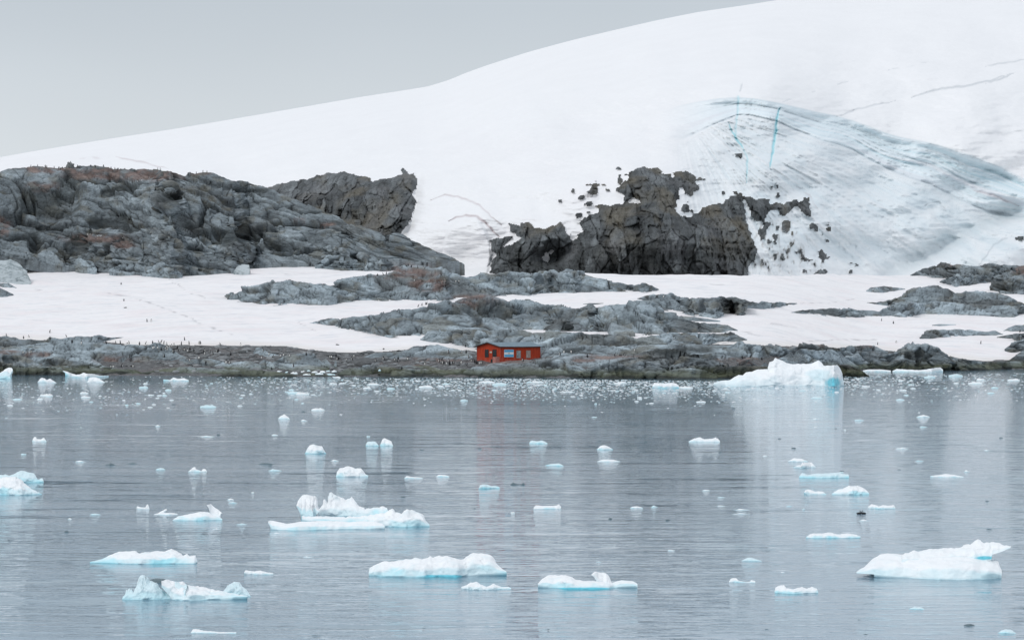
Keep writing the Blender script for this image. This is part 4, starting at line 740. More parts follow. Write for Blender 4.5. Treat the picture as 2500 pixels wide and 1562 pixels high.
# ------------------------------------------------------------------ penguins
M_PB = plain('penguin_black', (.018, .019, .022), .6, .3, .2); M_PW = plain('penguin_white', (.74, .73, .70), .7, .2, .06)
def penguin_mesh(pose, seed):
    rnd = random.Random(seed); v = []; f = []; mi = []; n = 12
    # (height, half width, half depth, forward offset); +y is the front
    prof = [(.00, .035, .03, -.02), (.02, .085, .075, -.015), (.10, .115, .105, 0), (.22, .120, .115, .01), (.34, .105, .10, .012), (.43, .072, .07, .01), (.48, .055, .055, .012), (.53, .058, .062, .02), (.58, .050, .056, .028), (.615, .026, .03, .03), (.625, .004, .004, .03)]
    for z, a, b, o in prof:
        for k in range(n):
            t = 2 * math.pi * k / n; v.append([a * math.cos(t), o + b * math.sin(t), z])
    for i in range(len(prof) - 1):
        for k in range(n):
            k2 = (k + 1) % n; f.append([i * n + k, i * n + k2, (i + 1) * n + k2, (i + 1) * n + k]); t = 2 * math.pi * (k + .5) / n
            mi.append(1 if math.sin(t) > .30 and prof[i][0] < .42 else 0)
    def tri(pts, quads, m):
        i = len(v); v.extend([list(p) for p in pts])
        for q in quads: f.append([i + k for k in q]); mi.append(m)
    tri([(-.014, .07, .565), (.014, .07, .565), (0, .07, .59), (0, .125, .568)], [(0, 1, 3), (1, 2, 3), (2, 0, 3)], 0)
    sp = {'stand': .05, 'wings': .16, 'lean': .04, 'lie': .05}[pose]
    for s in (-1, 1):
        tri([(s * .10, -.03, .40), (s * .10, .045, .40), (s * (.125 + sp), .03, .20), (s * (.125 + sp), -.03, .18), (s * .125, -.03, .40), (s * .125, .045, .39), (s * (.14 + sp), .03, .20), (s * (.14 + sp), -.03, .18)], [(0, 1, 2, 3), (7, 6, 5, 4), (0, 4, 5, 1), (1, 5, 6, 2), (2, 6, 7, 3), (3, 7, 4, 0)], 0)
        tri([(s * .02, .0, .0), (s * .085, .0, .0), (s * .095, .12, .0), (s * .03, .12, .0), (s * .03, .02, .03), (s * .075, .02, .03)], [(0, 1, 2, 3), (4, 5, 2, 3), (0, 4, 3), (1, 5, 2)], 0)
    tri([(-.04, -.08, .06), (.04, -.08, .06), (0, -.16, .005), (0, -.07, .12)], [(0, 1, 2), (0, 2, 3), (1, 3, 2)], 0)
    if pose == 'lean':
        for p in v: p[1] += p[2] * .32; p[2] *= .94
    if pose == 'lie':
        for p in v: p[1], p[2] = p[2] - .3, .115 - p[1] * 1.0 if False else .115 + (-p[1]) * 1.0
    me = bpy.data.meshes.new('penguin'); me.from_pydata(v, [], f)
    for m in (M_PB, M_PW): me.materials.append(m)
    for p, k in zip(me.polygons, mi): p.material_index = k; p.use_smooth = True
    return me
PM = {k: penguin_mesh(k, i) for i, k in enumerate(('stand', 'wings', 'lean', 'lie'))}
SETS = [
 ('walking alone on the open snow slope above the gravel beach', 'penguins on the snow slope', 'snow slope', 'E', [(1118, 207), (1144, 359), (1156, 423, 'lie'), (1357, 551), (1396, 551, 'w'), (462, 652), (1703, 721)]),
 ('along the lower edge of the left snowfield', 'penguins along the snow edge', 'lower snow edge', 'E', [(58, 686), (218, 706, 'lean'), (268, 696, 'w'), (462, 714), (615, 690), (752, 757, 'w'), (983, 754), (1068, 753), (1110, 753), (1175, 752, 'lie'), (1190, 756, 'w'), (1288, 764), (1342, 758), (1409, 749), (1470, 745, 'lean'), (1484, 745, 'lean'), (1514, 756), (1538, 766, 'w'), (1606, 776, 'w'), (1675, 763), (1745, 758), (1836, 757, 'w'), (1848, 757), (2036, 772, 'w'), (2222, 769, 'w')]),
 ('in the crowd on the gravel beach', 'penguins on the gravel beach', 'gravel beach crowd', 'E', [(1410, 802, 'w'), (1423, 797, 'w'), (1455, 799), (1488, 816), (1516, 817), (1530, 802, 'w'), (1540, 788, 'w'), (1548, 800, 'w'), (1570, 790, 'w'), (1585, 782, 'w'), (1540, 815, 'w'), (1638, 800), (1652, 825), (1595, 832, 'w'), (1606, 834), (1694, 819), (1706, 820), (1731, 827), (1753, 813), (1795, 834), (1786, 828), (1878, 830), (1892, 828, 'w'), (1892, 853, 'w'), (1886, 845), (1940, 828), (1965, 855), (2004, 832), (2017, 828), (1516, 875), (2128, 860)]),
 ('among the shore rocks at the left', 'penguins among the left shore rocks', 'left shore rocks', 'E', [(212, 842), (278, 842, 'w'), (290, 838), (665, 745), (1197, 882), (1022, 973), (1045, 973), (1126, 968), (1163, 966, 'lie'), (1216, 963, 'lie'), (1230, 972, 'w'), (1837, 893, 'w'), (1750, 914, 'w'), (1900, 940), (2088, 935, 'w'), (2115, 937, 'w')]),
 ('on the smooth rocks right of the gravel beach', 'penguins on the smooth middle rocks', 'smooth rocks left of the hut', 'F', [(67, 857, 'w'), (80, 785), (361, 752), (404, 785, 'w'), (339, 812), (434, 804), (527, 791), (574, 797, 'w'), (500, 798, 'w'), (718, 787), (609, 882), (428, 909), (917, 808, 'w'), (932, 808, 'w'), (970, 799), (982, 824), (993, 824), (1055, 830, 'w'), (1108, 826), (1119, 800, 'w')]),
 ('on the brown rookery ground left of the red hut', 'penguins on the rookery ground by the hut', 'rookery left of the hut', 'F', [(1308, 837), (1367, 823, 'w'), (1372, 822), (1466, 830), (1494, 845), (1494, 822), (1575, 825, 'w'), (1720, 866), (1840, 843), (1862, 830), (1870, 858), (1878, 858), (1900, 862, 'w'), (1922, 840), (1925, 864), (1932, 866), (1955, 858), (1965, 855), (2025, 856, 'w'), (2078, 880), (2115, 840), (2155, 857), (2168, 860), (2180, 860, 'w'), (2195, 857), (1525, 906), (1919, 767), (2030, 768), (2068, 768), (2062, 716, 'lean'), (2140, 850)]),
 ('on the brown top of the middle outcrop', 'penguins on the middle outcrops', 'middle outcrop tops', 'F', [(1563, 38), (1578, 34, 'wings'), (1603, 44), (1658, 53), (1710, 58), (1150, 150, 'lie'), (1235, 130), (1320, 116), (1370, 110), (1394, 104), (1635, 160, 'w'), (1660, 378), (1695, 368), (1728, 360), (1738, 356), (1980, 168, 'w'), (2005, 168, 'w')]),
 ('resting by the snow tongue left of the red hut', 'penguins on the snow tongue', 'snow tongue left of the hut', 'F', [(982, 700, 'lie'), (1369, 735, 'lie'), (1490, 754, 'lie'), (1505, 750, 'lie')]),
 ('among the smooth rocks around and right of the red hut', 'penguins on the rocks right of the hut', 'rocks right of the hut', 'G', [(620, 92), (562, 770), (700, 598), (851, 724), (880, 708, 'w'), (938, 706, 'w'), (1063, 740), (1275, 727), (1322, 727, 'lie'), (1353, 727, 'w'), (1430, 692, 'w'), (780, 153), (1655, 275, 'w'), (2265, 752), (131, 808), (82, 785, 'w'), (140, 747), (1345, 722)]),
 ('on the snow and rocks at the right', 'penguins at the right', 'right-hand snow and rocks', 'H', [(1845, 74), (1790, 72, 'lie'), (2388, 608), (2085, 698), (1427, 692, 'w'), (1283, 705), (228, 814), (382, 824), (1405, 542), (1313, 520)]),
 ('along the brown crest of the big left massif', 'penguins along the massif crest', 'massif crest', 'A', [(285, 138), (348, 130), (418, 137), (432, 138), (500, 152), (543, 137), (560, 164), (575, 158), (600, 165, 'w'), (715, 142), (740, 180, 'w'), (838, 142), (880, 146), (955, 138), (1025, 148), (1060, 151, 'w'), (1090, 158), (1035, 247), (1175, 247), (1268, 284, 'w'), (1305, 274), (1375, 247), (1450, 277), (1456, 163, 'w'), (1480, 163, 'w'), (1738, 217), (1778, 184, 'lie'), (1812, 184), (1873, 193), (1910, 193, 'w')]),
 ('on the brown ledge low on the left massif', 'penguins on the massif ledge', 'low massif ledge', 'A', [(720, 787, 'w'), (800, 775), (810, 772, 'w'), (838, 770), (905, 787, 'w'), (925, 787, 'w'), (935, 785, 'w'), (1122, 807), (1133, 803, 'w'), (1215, 805), (415, 730, 'w')]),
]
rnd = random.Random(4)
placed = []
for where, group, land, tg, pts in SETS:
    lst = []
    for p in pts:
        k = p[2] if len(p) > 2 else ''; (px, py), = P(tg, p[0], p[1]); loc = None
        for dpy in (0, 1, 2, 3, 4, 6, 8):
            loc = cast(px, py + dpy)
            if loc and loc.y < 905: break
        if loc and loc.z > .05: lst.append((px, py, k, loc))
    lst.sort(key=lambda q: q[0])
    for i, (px, py, k, loc) in enumerate(lst):
        white = k == 'w' or (k == '' and rnd.random() < .12)
        face = (math.pi + rnd.uniform(-.7, .7)) if white else rnd.choice((rnd.uniform(-.8, .8), rnd.uniform(-.8, .8), 1.7 + rnd.uniform(-.3, .3), -1.7 + rnd.uniform(-.3, .3)))
        pose = k if k in PM else rnd.choice(('stand', 'stand', 'stand', 'lean', 'wings'))
        o = link(bpy.data.objects.new('penguin', PM[pose])); o.location = (loc.x, loc.y, loc.z - .02); o.rotation_euler = (0, 0, face); s = rnd.uniform(1.05, 1.3); o.scale = (s, s, s)
        look = ('white-bellied penguin' if white else 'black-backed penguin') + (' lying flat' if pose == 'lie' else '')
        tag(o, '%s, %s from left, %s' % (look, ordinal(i + 1), land), 'penguin', group)
print('penguins', sum(1 for o in bpy.data.objects if o.name.startswith('penguin')))

# standing rock on the massif crest with two birds on top
def lump(seed, nr=12, na=28, w=1, d=1, h=1, rough=.22, power=.55, flat=.0, freq=2.2):
    v = []; f = []; rr_ = np.linspace(0, 1, nr); aa = np.linspace(0, 2 * np.pi, na, endpoint=False); Rg, Ag = np.meshgrid(rr_, aa, indexing='ij')
    x = np.cos(Ag); y = np.sin(Ag); edge_ = 1 + rough * 1.3 * fbm(x * 1.6 + seed * 3.1, y * 1.6, 0 * x + seed, 3, seed)
    X = Rg * x * edge_; Y = Rg * y * edge_; z = np.clip(1 - Rg ** 2.4, 0, 1) ** power
    z = z * (1 + rough * 3 * fbm(X * freq + seed, Y * freq, 0 * X + seed, 3, seed + 3)) + flat * 0
    z = np.where(Rg > .999, -.25, z); return np.stack([X * w / 2, Y * d / 2, z * h], -1)
def lump_faces(nr, na):
    r, c = np.meshgrid(np.arange(nr - 1), np.arange(na), indexing='ij'); c2 = (c + 1) % na
    return np.stack([r * na + c, (r + 1) * na + c, (r + 1) * na + c2, r * na + c2], -1).reshape(-1, 4)
(cpx, cpy), = P('A', 645, 128); cl = cast(cpx, cpy + 4)
for dp_ in range(0, 30, 2):
    cl = cast(cpx, cpy - 4 + dp_)
    if cl and cl.y < 900: break
if cl:
    cl = cl - Vector((0, 0, .45))
    g = lump(5, 22, 44, 2.7, 2.2, 2.05, .16, .42, 0, 3.0); q = g.reshape(-1, 3); ne = fbm(q[:, 0] * 2, q[:, 1] * 2, q[:, 2] * 2, 3, 8)
    q = q * (1 + .25 * ne[:, None]); o = mesh_obj('boulder', q, lump_faces(22, 44), M_ROCK, np.clip(np.array((.15, .16, .16)) * (1 + .9 * ne[:, None]), .02, .5)); o.location = cl + Vector((0, .4, -.3))
    tag(o, 'tall grey boulder standing on the crest of the left massif', 'boulder')
    for k, (dx, ps) in enumerate(((-.3, 'stand'), (.35, 'lean'))):
        o = link(bpy.data.objects.new('penguin', PM[ps])); o.location = cl + Vector((dx, .4, 1.62)); o.rotation_euler = (0, 0, 1.6 - 3 * k); o.scale = (.95,) * 3
        tag(o, ('upright penguin, left of the two standing on top of the crest boulder', 'leaning dark bird, right of the two on top of the crest boulder')[k], 'penguin', 'birds on the crest boulder')

# ------------------------------------------------------------------ ice
ICE_W = np.array((.87, .89, .90)); ICE_B = np.array((.40, .77, .85)); ICE_D = np.array((.13, .50, .61)); ICE_G = np.array((.66, .80, .84))
def Yw(py): return CZ * F / (np.asarray(py, float) - HY)
def ice_geo(T, B, wl=None, kd=1.5, seed=1, amp=.10, blue=.5, tint='white', jag=.35, p=.55, back=.8, xtra=(), res=130):
    a = max(min(q[0] for q in T), min(q[0] for q in B)); b = min(max(q[0] for q in T), max(q[0] for q in B)); n = int(min(260, max(24, (b - a) / max(.55, (b - a) / res))))
    xs = np.linspace(a, b, n); t_ = curve(T, xs); b_ = curve(B, xs); Hpx = (b_ - t_).max()
    t_ = t_ + fbm(xs / (b - a) * 26, 0 * xs + seed, 0 * xs, 3, seed) * jag * Hpx * .14; b_ = np.maximum(b_, t_ + .25)
    if (b - a) < 60: un = np.linspace(-1, 1, n); t_ = b_ - (b_ - t_) * (1 - np.abs(un) ** 5 * .9)
    ts_ = np.minimum(smooth1(t_, max(3, n // 9)), b_ - .3 * (b_ - t_))
    wl = wl or float(np.median(b_)) - Hpx * .05
    Yc = float(Yw(wl)); Yb = np.minimum(Yw(b_ + 0.0), Yc); Yb = smooth1(Yb, max(3, n // 25))
    h = (b_ - t_) * Yb / F; hs = smooth1(h, max(3, n // 14)); D = np.minimum(kd * hs + .25 * kd * hs.max() * np.sqrt(np.clip(1 - np.linspace(-1, 1, n) ** 4, 0, 1)), .55 * h * Yb / CZ)
    nf = int(np.clip(Hpx / .9, 10, 60)); t = np.linspace(0, 1, nf)[:, None]; tb = .42 + .22 * fbm(xs / (b - a) * 5, 0 * xs + seed, 0 * xs, 3, seed + 31); tb = np.clip(tb, .12, .75); prof = np.where(t < tb, .13 * t / tb, .13 + .87 * ((t - tb) / (1 - tb)) ** 1.25); prof = .75 * prof + .25 * (1 - np.sqrt(1 - t * t * .99))
    py = b_ - (b_ - ts_) * t - (ts_ - t_) * t ** 3.5; Y = Yb + D * prof; X = (xs - 1250) * Y / F; Z = CZ + (HY - py) * Y / F
    nb = 10; s = np.linspace(0, 1, nb + 1)[1:, None]; zb = Z[0]; low = np.where(zb < .12 * Yc / 110, zb - .10 * (Yc / 110) - .04, zb)
    Yk = Y[-1] + (back * D + .12) * s; Zk = Z[-1] - (Z[-1] - np.minimum(low, Z[-1] - .01)) * s ** 1.7; Xk = X[-1] + 0 * s
    G = np.concatenate([np.stack([X[:1], Y[:1] + .03, low[None]], -1), np.stack([X, Y, Z], -1), np.stack([Xk, Yk, Zk], -1)], 0); nr = G.shape[0]
    du = np.gradient(G, axis=1); dv = np.roll(G, -1, 0) - np.roll(G, 1, 0); nn = np.cross(du, dv); nn /= (np.linalg.norm(nn, axis=-1, keepdims=True) + 1e-9)
    hm = hs.max(); sc = hm * .8 + .02; x, y, z = G[..., 0] / sc, G[..., 1] / sc, G[..., 2] / sc
    nz = fbm(x * 1.2, y * 1.2, z * 1.2, 4, seed + 5); f1, ed, idv = voro(x.ravel() * 1.3, y.ravel() * 1.3, z.ravel() * 1.6, seed + 7); idv = idv.reshape(x.shape)
    tt = np.concatenate([[0], t[:, 0], 1 + s[:, 0]])[:, None]
    fcg = FAC.reshape(x.shape); dsp = amp * (nz * 1.7 + (idv - .5) * .5 + fcg * .6) * hs[None] * np.where(tt < .02, .15, 1) * (1 - .6 * np.exp(-((tt - 1) / .1) ** 2))
    G = G + nn * dsp[..., None]
    if (nn[nf // 2, :, 1].mean() > 0): pass
    c = np.broadcast_to(ICE_G if tint == 'glass' else ((np.array((.10, .15, .17)) if tint == 'dark' else ICE_W)), G.shape).copy()
    zz = G[..., 2] / (hm + 1e-6)
    w_ = blue * np.clip(.75 + 1.3 * fbm(G[..., 0] / (hm * 2.2 + .05), 0 * z + seed, 0 * z, 3, seed + 51), .1, 1.4) * np.maximum(sstep(.42, .02, zz + .22 * nz), 1.0 * sstep(1.1, .7, tt / np.concatenate([[1.0], tb, [1.0]])[None, 1:-1])) * np.where(tt < 1.2, 1, .6)
    c = lerp(c, ICE_B if tint != 'dark' else c, np.clip(w_, 0, 1)); c = lerp(c, ICE_D, np.clip(blue * sstep(.10, -.03, zz) * .9, 0, 1) * (tint != 'dark'))
    c = lerp(c, ICE_G, np.clip((nz - .15) * 1.2 * blue, 0, .4) * (tint == 'white'))
    for kind, ex, ey, erx, ery in xtra:       # (kind, px, py, rx, ry) a patch of other ice at a measured place
        gx_, gy_ = 1250 + F * G[..., 0] / G[..., 1], HY - (G[..., 2] - CZ) * F / G[..., 1]
        m_ = sstep(1.25, .65, np.hypot((gx_ - ex) / erx, (gy_ - ey) / ery) + .3 * nz) * (tt < 1.05)
        c = lerp(c, {'cyan': np.array((.08, .55, .68)), 'glass': ICE_G, 'grey': np.array((.34, .50, .56))}[kind], m_ * .9)
    # caps close the two ends
    V_ = G.reshape(-1, 3); Fc = grid_faces(nr, n, True)
    return V_, Fc, c.reshape(-1, 3), nr, n
def ice(label, cat, parts, name='ice_floe', group=None, shelf=None):
    vs = []; fs = []; cs_ = []; off = 0
    for kw in parts:
        v, f, c, nr, n = ice_geo(**kw); vs.append(v); fs.append(f + off); cs_.append(c)
        for col, rev in ((0, 0), (n - 1, 1)):       # triangle-ish quads across the end loops
            ids = [off + r * n + col for r in range(nr)]
            cap = [(ids[i], ids[i + 1], ids[nr - 2 - i], ids[nr - 1 - i]) for i in range(nr // 2 - 1)]
            fs.append(np.array(cap))
        off += len(v)
    V_ = np.concatenate(vs); base = np.array((V_[:, 0].mean(), V_[:, 1].mean(), 0.0))
    o = mesh_obj(name, V_ - base, np.concatenate(fs), M_ICE, np.concatenate(cs_)); o.location = base; tag(o, label, cat, group)
    if shelf:                                       # pale foot of the floe just under the surface
        (x0, y0), (x1, y1) = shelf; ya, yb = Yw(max(y0, y1)), Yw(min(y0, y1)); xa, xb = (x0 - 1250) * ya / F, (x1 - 1250) * ya / F
        g = lump(3, 8, 40, xb - xa, max(1.2, yb - ya), .03, .1, .5); g[..., 2] -= .075; q = g.reshape(-1, 3)
        s_ = mesh_obj('submerged_foot', q, lump_faces(8, 40), M_ICE, np.broadcast_to(np.array((.55, .88, .90)), q.shape).copy(), o)
        s_.location = ((xa + xb) / 2 - base[0], (ya + yb) / 2 - base[1], 0)
    return o
D_ = dict
ice('long low white floe with rounded crest and turquoise underside, lower left', 'ice floe', [D_(T=P('M', 640, 556, 720, 538, 780, 510, 840, 482, 900, 485, 960, 480, 990, 497, 1050, 488, 1110, 482, 1170, 482, 1220, 463, 1260, 482, 1300, 512, 1330, 500, 1350, 515, 1372, 512, 1392, 510, 1400, 545, 1402, 560), B=P('M', 640, 559, 760, 565, 900, 571, 1000, 573, 1200, 570, 1390, 571, 1402, 562), kd=2.0, seed=3, blue=.8, amp=.07, jag=.2)], shelf=P('M', 500, 560, 980, 600))
ice('jagged glassy blue floe with torn peaks and a white ramp, bottom left', 'ice floe', [
    D_(T=P('M', 868, 820, 900, 762, 920, 745, 950, 762, 968, 735, 990, 690, 1012, 660, 1040, 672, 1060, 700, 1090, 690, 1130, 730, 1160, 760, 1190, 772, 1230, 745, 1250, 700, 1290, 720, 1330, 725), B=P('M', 868, 824, 1000, 826, 1210, 822, 1330, 828), seed=8, tint='glass', kd=1.0, blue=.35, jag=.8, amp=.16),
    D_(T=P('M', 1150, 690, 1200, 680, 1250, 700, 1300, 702, 1330, 722, 1440, 732, 1500, 750, 1600, 768, 1680, 785, 1760, 800), B=P('M', 1150, 735, 1200, 790, 1230, 828, 1300, 832, 1450, 829, 1600, 813, 1760, 803), wl=1463, seed=9, kd=1.8, blue=.6, amp=.1, jag=.3, xtra=[('grey', 480, 1458, 20, 6)]),
    D_(T=P('M', 1590, 765, 1615, 725, 1650, 715, 1700, 715, 1740, 742, 1770, 775, 1786, 800), B=P('M', 1590, 800, 1700, 800, 1786, 803), seed=10, tint='glass', kd=.9, blue=.35, jag=.5, amp=.15)])
ice('thin dark slab of clear ice behind the jagged blue floe', 'ice slab', [D_(T=P('M', 1050, 682, 1090, 675, 1180, 676, 1200, 690), B=P('M', 1050, 690, 1100, 706, 1190, 708, 1200, 695), seed=12, tint='dark', kd=2)])
ice('swan-shaped white floe with a curved upright fin, middle left', 'ice floe', [
    D_(T=P('M', 1228, 258, 1270, 230, 1320, 222, 1370, 212, 1430, 200, 1490, 205, 1520, 225, 1560, 235, 1583, 252), B=P('M', 1228, 262, 1400, 263, 1583, 258), seed=14, kd=1.8, blue=.6, amp=.06, jag=.15),
    D_(T=P('M', 1470, 148, 1480, 143, 1500, 145, 1520, 163, 1545, 180, 1570, 192, 1582, 204), B=P('M', 1470, 152, 1484, 170, 1492, 200, 1500, 240, 1560, 245, 1572, 215, 1582, 208), wl=1267, seed=15, kd=.7, blue=.1, amp=.06, jag=.1)])
ice('small white U-shaped ice bit left of the swan-shaped floe', 'ice chunk', [D_(T=P('M', 970, 175, 974, 143, 984, 160, 1000, 168, 1035, 170, 1045, 145, 1055, 142, 1064, 160), B=P('M', 970, 180, 1000, 183, 1064, 182), seed=17, kd=1, blue=.2)])
ice('flat ice slab with a slanting blade, left of the swan-shaped floe', 'ice slab', [D_(T=P('M', 1095, 212, 1180, 208, 1260, 208, 1268, 216), B=P('M', 1095, 219, 1200, 224, 1268, 220), seed=18, kd=3, blue=.3, amp=.05), D_(T=P('M', 1120, 210, 1150, 196, 1185, 176, 1190, 184), B=P('M', 1120, 215, 1150, 210, 1185, 190, 1190, 188), wl=1254, seed=19, kd=.8, blue=.1)])
ice('largest floe, a turreted white mass behind a long flat ice sill, centre left', 'ice floe', [
    D_(T=P('M', 2108, 148, 2114, 110, 2122, 92, 2180, 84, 2250, 84, 2260, 130, 2276, 175), B=P('M', 2108, 156, 2125, 190, 2142, 225, 2150, 255, 2230, 258, 2250, 225, 2276, 195), wl=1267, seed=21, kd=.9, blue=.55, amp=.07, jag=.3),
    D_(T=P('M', 2262, 185, 2300, 150, 2330, 140, 2305, 112, 2350, 95, 2352, 68, 2380, 80, 2420, 100) + P('N', 30, 112, 40, 120, 80, 96, 100, 110, 130, 160, 180, 180, 240, 170, 320, 163, 345, 190), B=P('M', 2262, 225, 2420, 235) + P('N', 120, 238, 345, 240), wl=1261, seed=22, kd=1.0, blue=.65, amp=.09, jag=.5),
    D_(T=P('M', 2150, 235, 2300, 230, 2420, 240) + P('N', 80, 235, 200, 225, 320, 210, 350, 195, 372, 183, 390, 205, 440, 222, 455, 190, 480, 178, 520, 186, 560, 208, 595, 216, 610, 260, 638, 298), B=P('M', 2150, 262, 2420, 268) + P('N', 200, 300, 450, 311, 638, 305), seed=23, kd=1.6, blue=.75, amp=.12, jag=.4),
    D_(T=P('M', 1908, 270, 1920, 262, 1945, 264, 2040, 286, 2140, 270, 2300, 264, 2420, 268) + P('N', 60, 275, 150, 266, 250, 270, 300, 285, 318, 300), B=P('M', 1908, 280, 1940, 328, 2100, 334, 2420, 326) + P('N', 200, 320, 318, 314), seed=24, kd=2.2, blue=.55, amp=.05, jag=.15)])
ice('broad white floe with blue flank and domed right end, bottom centre', 'ice floe', [D_(T=P('N', 205, 638, 210, 602, 240, 582, 270, 570, 310, 550, 350, 552, 385, 560, 430, 548, 480, 536, 560, 536, 620, 530, 645, 512, 662, 524, 750, 512, 790, 522, 830, 535, 880, 540, 910, 515, 945, 495, 1000, 490, 1040, 500, 1075, 508, 1110, 560, 1150, 600, 1186, 630), B=P('N', 205, 645, 300, 662, 450, 664, 600, 668, 700, 662, 830, 667, 900, 655, 1000, 640, 1186, 634), seed=27, kd=1.5, blue=.7, amp=.09, jag=.25, xtra=[('glass', 1110, 1400, 90, 16), ('cyan', 1085, 1407, 60, 5)])])
ice('small two-humped white floe just below the broad white floe', 'ice floe', [D_(T=P('N', 863, 734, 900, 722, 930, 700, 970, 703, 1010, 718, 1040, 735, 1090, 714, 1130, 728, 1160, 735, 1200, 732, 1218, 742), B=P('N', 863, 740, 930, 755, 1050, 757, 1130, 752, 1218, 750), seed=29, kd=1.6, blue=.45, amp=.12)])
ice('white floe with a hooked knob and low wings, bottom centre right', 'ice floe', [
    D_(T=P('N', 1410, 712, 1430, 685, 1460, 665, 1500, 652, 1560, 655, 1600, 648, 1640, 660, 1680, 682, 1720, 690, 1760, 692, 1830, 690, 1940, 706, 1970, 695, 2010, 686, 2080, 692, 2110, 705, 2118, 715), B=P('N', 1410, 720, 1500, 738, 1600, 750, 1800, 752, 1920, 748, 1960, 738, 2118, 727), seed=31, kd=1.8, blue=.6, amp=.07, jag=.2, xtra=[('cyan', 1425, 1436, 70, 3)]),
    D_(T=P('N', 1786, 640, 1800, 624, 1820, 622, 1860, 632, 1890, 635, 1915, 655, 1935, 680, 1942, 705), B=P('N', 1786, 648, 1805, 660, 1825, 690, 1840, 720, 1925, 740, 1942, 715), wl=1434, seed=32, kd=.9, blue=.15, amp=.08, jag=.15)], shelf=P('N', 1255, 725, 1560, 760))
ice('biggest right-hand floe, rounded snowy lobe under a raised ice arm', 'ice floe', [
    D_(T=P('O', 1560, 500, 1650, 475, 1692, 486, 1718, 470, 1800, 462, 1880, 455, 1950, 456, 1990, 440, 2060, 425, 2075, 405, 2096, 392, 2120, 405, 2145, 420, 2165, 412, 2200, 410, 2250, 415, 2268, 430, 2300, 435, 2328, 442), B=P('O', 1560, 560, 1900, 560, 2080, 545, 2190, 540, 2196, 500, 2260, 480, 2328, 450), wl=1404, seed=35, kd=1.2, blue=.25, amp=.09, jag=.3, xtra=[('cyan', 2405, 1361, 26, 5)]),
    D_(T=P('O', 1243, 622, 1270, 600, 1300, 588, 1340, 550, 1380, 518, 1410, 500, 1440, 490, 1500, 492, 1570, 500, 1650, 492, 1750, 498, 1850, 502, 1960, 508, 2060, 520, 2120, 535, 2190, 536, 2240, 545, 2268, 570, 2272, 590, 2262, 610), B=P('O', 1243, 630, 1400, 640, 1500, 652, 1600, 662, 1750, 672, 1900, 677, 2040, 677, 2150, 672, 2262, 665), seed=36, kd=2.0, blue=.4, amp=.04, jag=.08, xtra=[('grey', 2425, 1408, 26, 9)])], shelf=P('O', 2235, 612, 2480, 650))
ice('thin white floe with wavy top, right of centre above the biggest right-hand floe', 'ice floe', [D_(T=P('O', 890, 372, 920, 352, 1000, 350, 1060, 342, 1110, 358, 1170, 350, 1240, 358, 1270, 372), B=P('O', 890, 383, 1000, 384, 1260, 382, 1270, 376), seed=38, kd=3, blue=.8)])
ice('block-like pale floe with a white rim, bottom right of centre', 'ice floe', [D_(T=P('O', 668, 752, 672, 728, 700, 722, 735, 714, 750, 735, 800, 740, 860, 727, 890, 737, 930, 725, 965, 738, 972, 762), B=P('O', 668, 768, 800, 776, 972, 766), seed=40, kd=1.8, blue=.7)])
ice('white knob joined to a low tail of ice, bottom right of centre', 'ice chunk', [D_(T=P('O', 345, 686, 360, 665, 395, 663, 415, 683, 460, 690, 490, 690, 500, 676, 530, 684), B=P('O', 345, 692, 450, 695, 530, 697), seed=41, kd=1.4, blue=.5)])
ice('grey-white flat ice piece above the white knob, lower right of centre', 'ice chunk', [D_(T=P('O', 433, 536, 480, 520, 500, 520, 540, 532, 578, 538), B=P('O', 433, 541, 500, 545, 578, 545), seed=42, kd=2, blue=.3, tint='glass')])
ice('white flat floe with crumbly rim, right, beyond the biggest right-hand floe', 'ice floe', [D_(T=P('O', 1325, 160, 1350, 143, 1380, 150, 1400, 160, 1430, 150, 1460, 155, 1505, 150, 1515, 165), B=P('O', 1325, 170, 1400, 179, 1515, 176), seed=43, kd=2, blue=.5)])
ice('white wedge-shaped floe with raised left tip, right of centre', 'ice floe', [D_(T=P('O', 873, 45, 882, 28, 920, 44, 950, 55, 1010, 55, 1032, 70), B=P('O', 873, 60, 890, 76, 1032, 76), seed=44, kd=1.5, blue=.5)])
ice('domed pale floe right of the white wedge', 'ice floe', [D_(T=P('O', 1070, 70, 1110, 45, 1160, 30, 1190, 12, 1215, 20, 1250, 16, 1290, 28, 1315, 48, 1330, 66), B=P('O', 1070, 76, 1200, 78, 1330, 76), seed=45, kd=1.6, blue=.55)])
ice('long low bluish floe with scalloped rim, right of centre', 'ice floe', [D_(T=P('L', 838, 755, 862, 730, 900, 745, 960, 735, 1060, 733, 1110, 728, 1150, 740, 1186, 740, 1190, 758), B=P('L', 838, 765, 1000, 768, 1190, 766), seed=46, kd=2, blue=.6, tint='glass')])
ice('upper of two stacked white floes right of centre', 'ice floe', [D_(T=P('L', 760, 644, 800, 628, 860, 632, 902, 648), B=P('L', 760, 650, 820, 653, 902, 653), seed=47, kd=2.2, blue=.4)])
ice('lower of two stacked white floes right of centre', 'ice floe', [D_(T=P('L', 798, 688, 820, 678, 850, 676, 865, 658, 930, 655, 955, 680), B=P('L', 798, 692, 850, 700, 955, 690), seed=48, kd=1.6, blue=.5)])
ice('thin lens-shaped white floe at the right', 'ice floe', [D_(T=P('L', 1762, 752, 1830, 745, 1870, 738, 1930, 745, 1996, 758), B=P('L', 1762, 756, 1850, 762, 1996, 762), seed=49, kd=3, blue=.4)])
ice('crumbly white floe in the dark reflection right of centre', 'ice floe', [D_(T=P('L', 62, 508, 100, 490, 140, 480, 160, 490, 180, 495, 230, 490, 250, 480, 268, 492, 282, 508), B=P('L', 62, 514, 282, 514), seed=50, kd=2, blue=.3, jag=.8)])
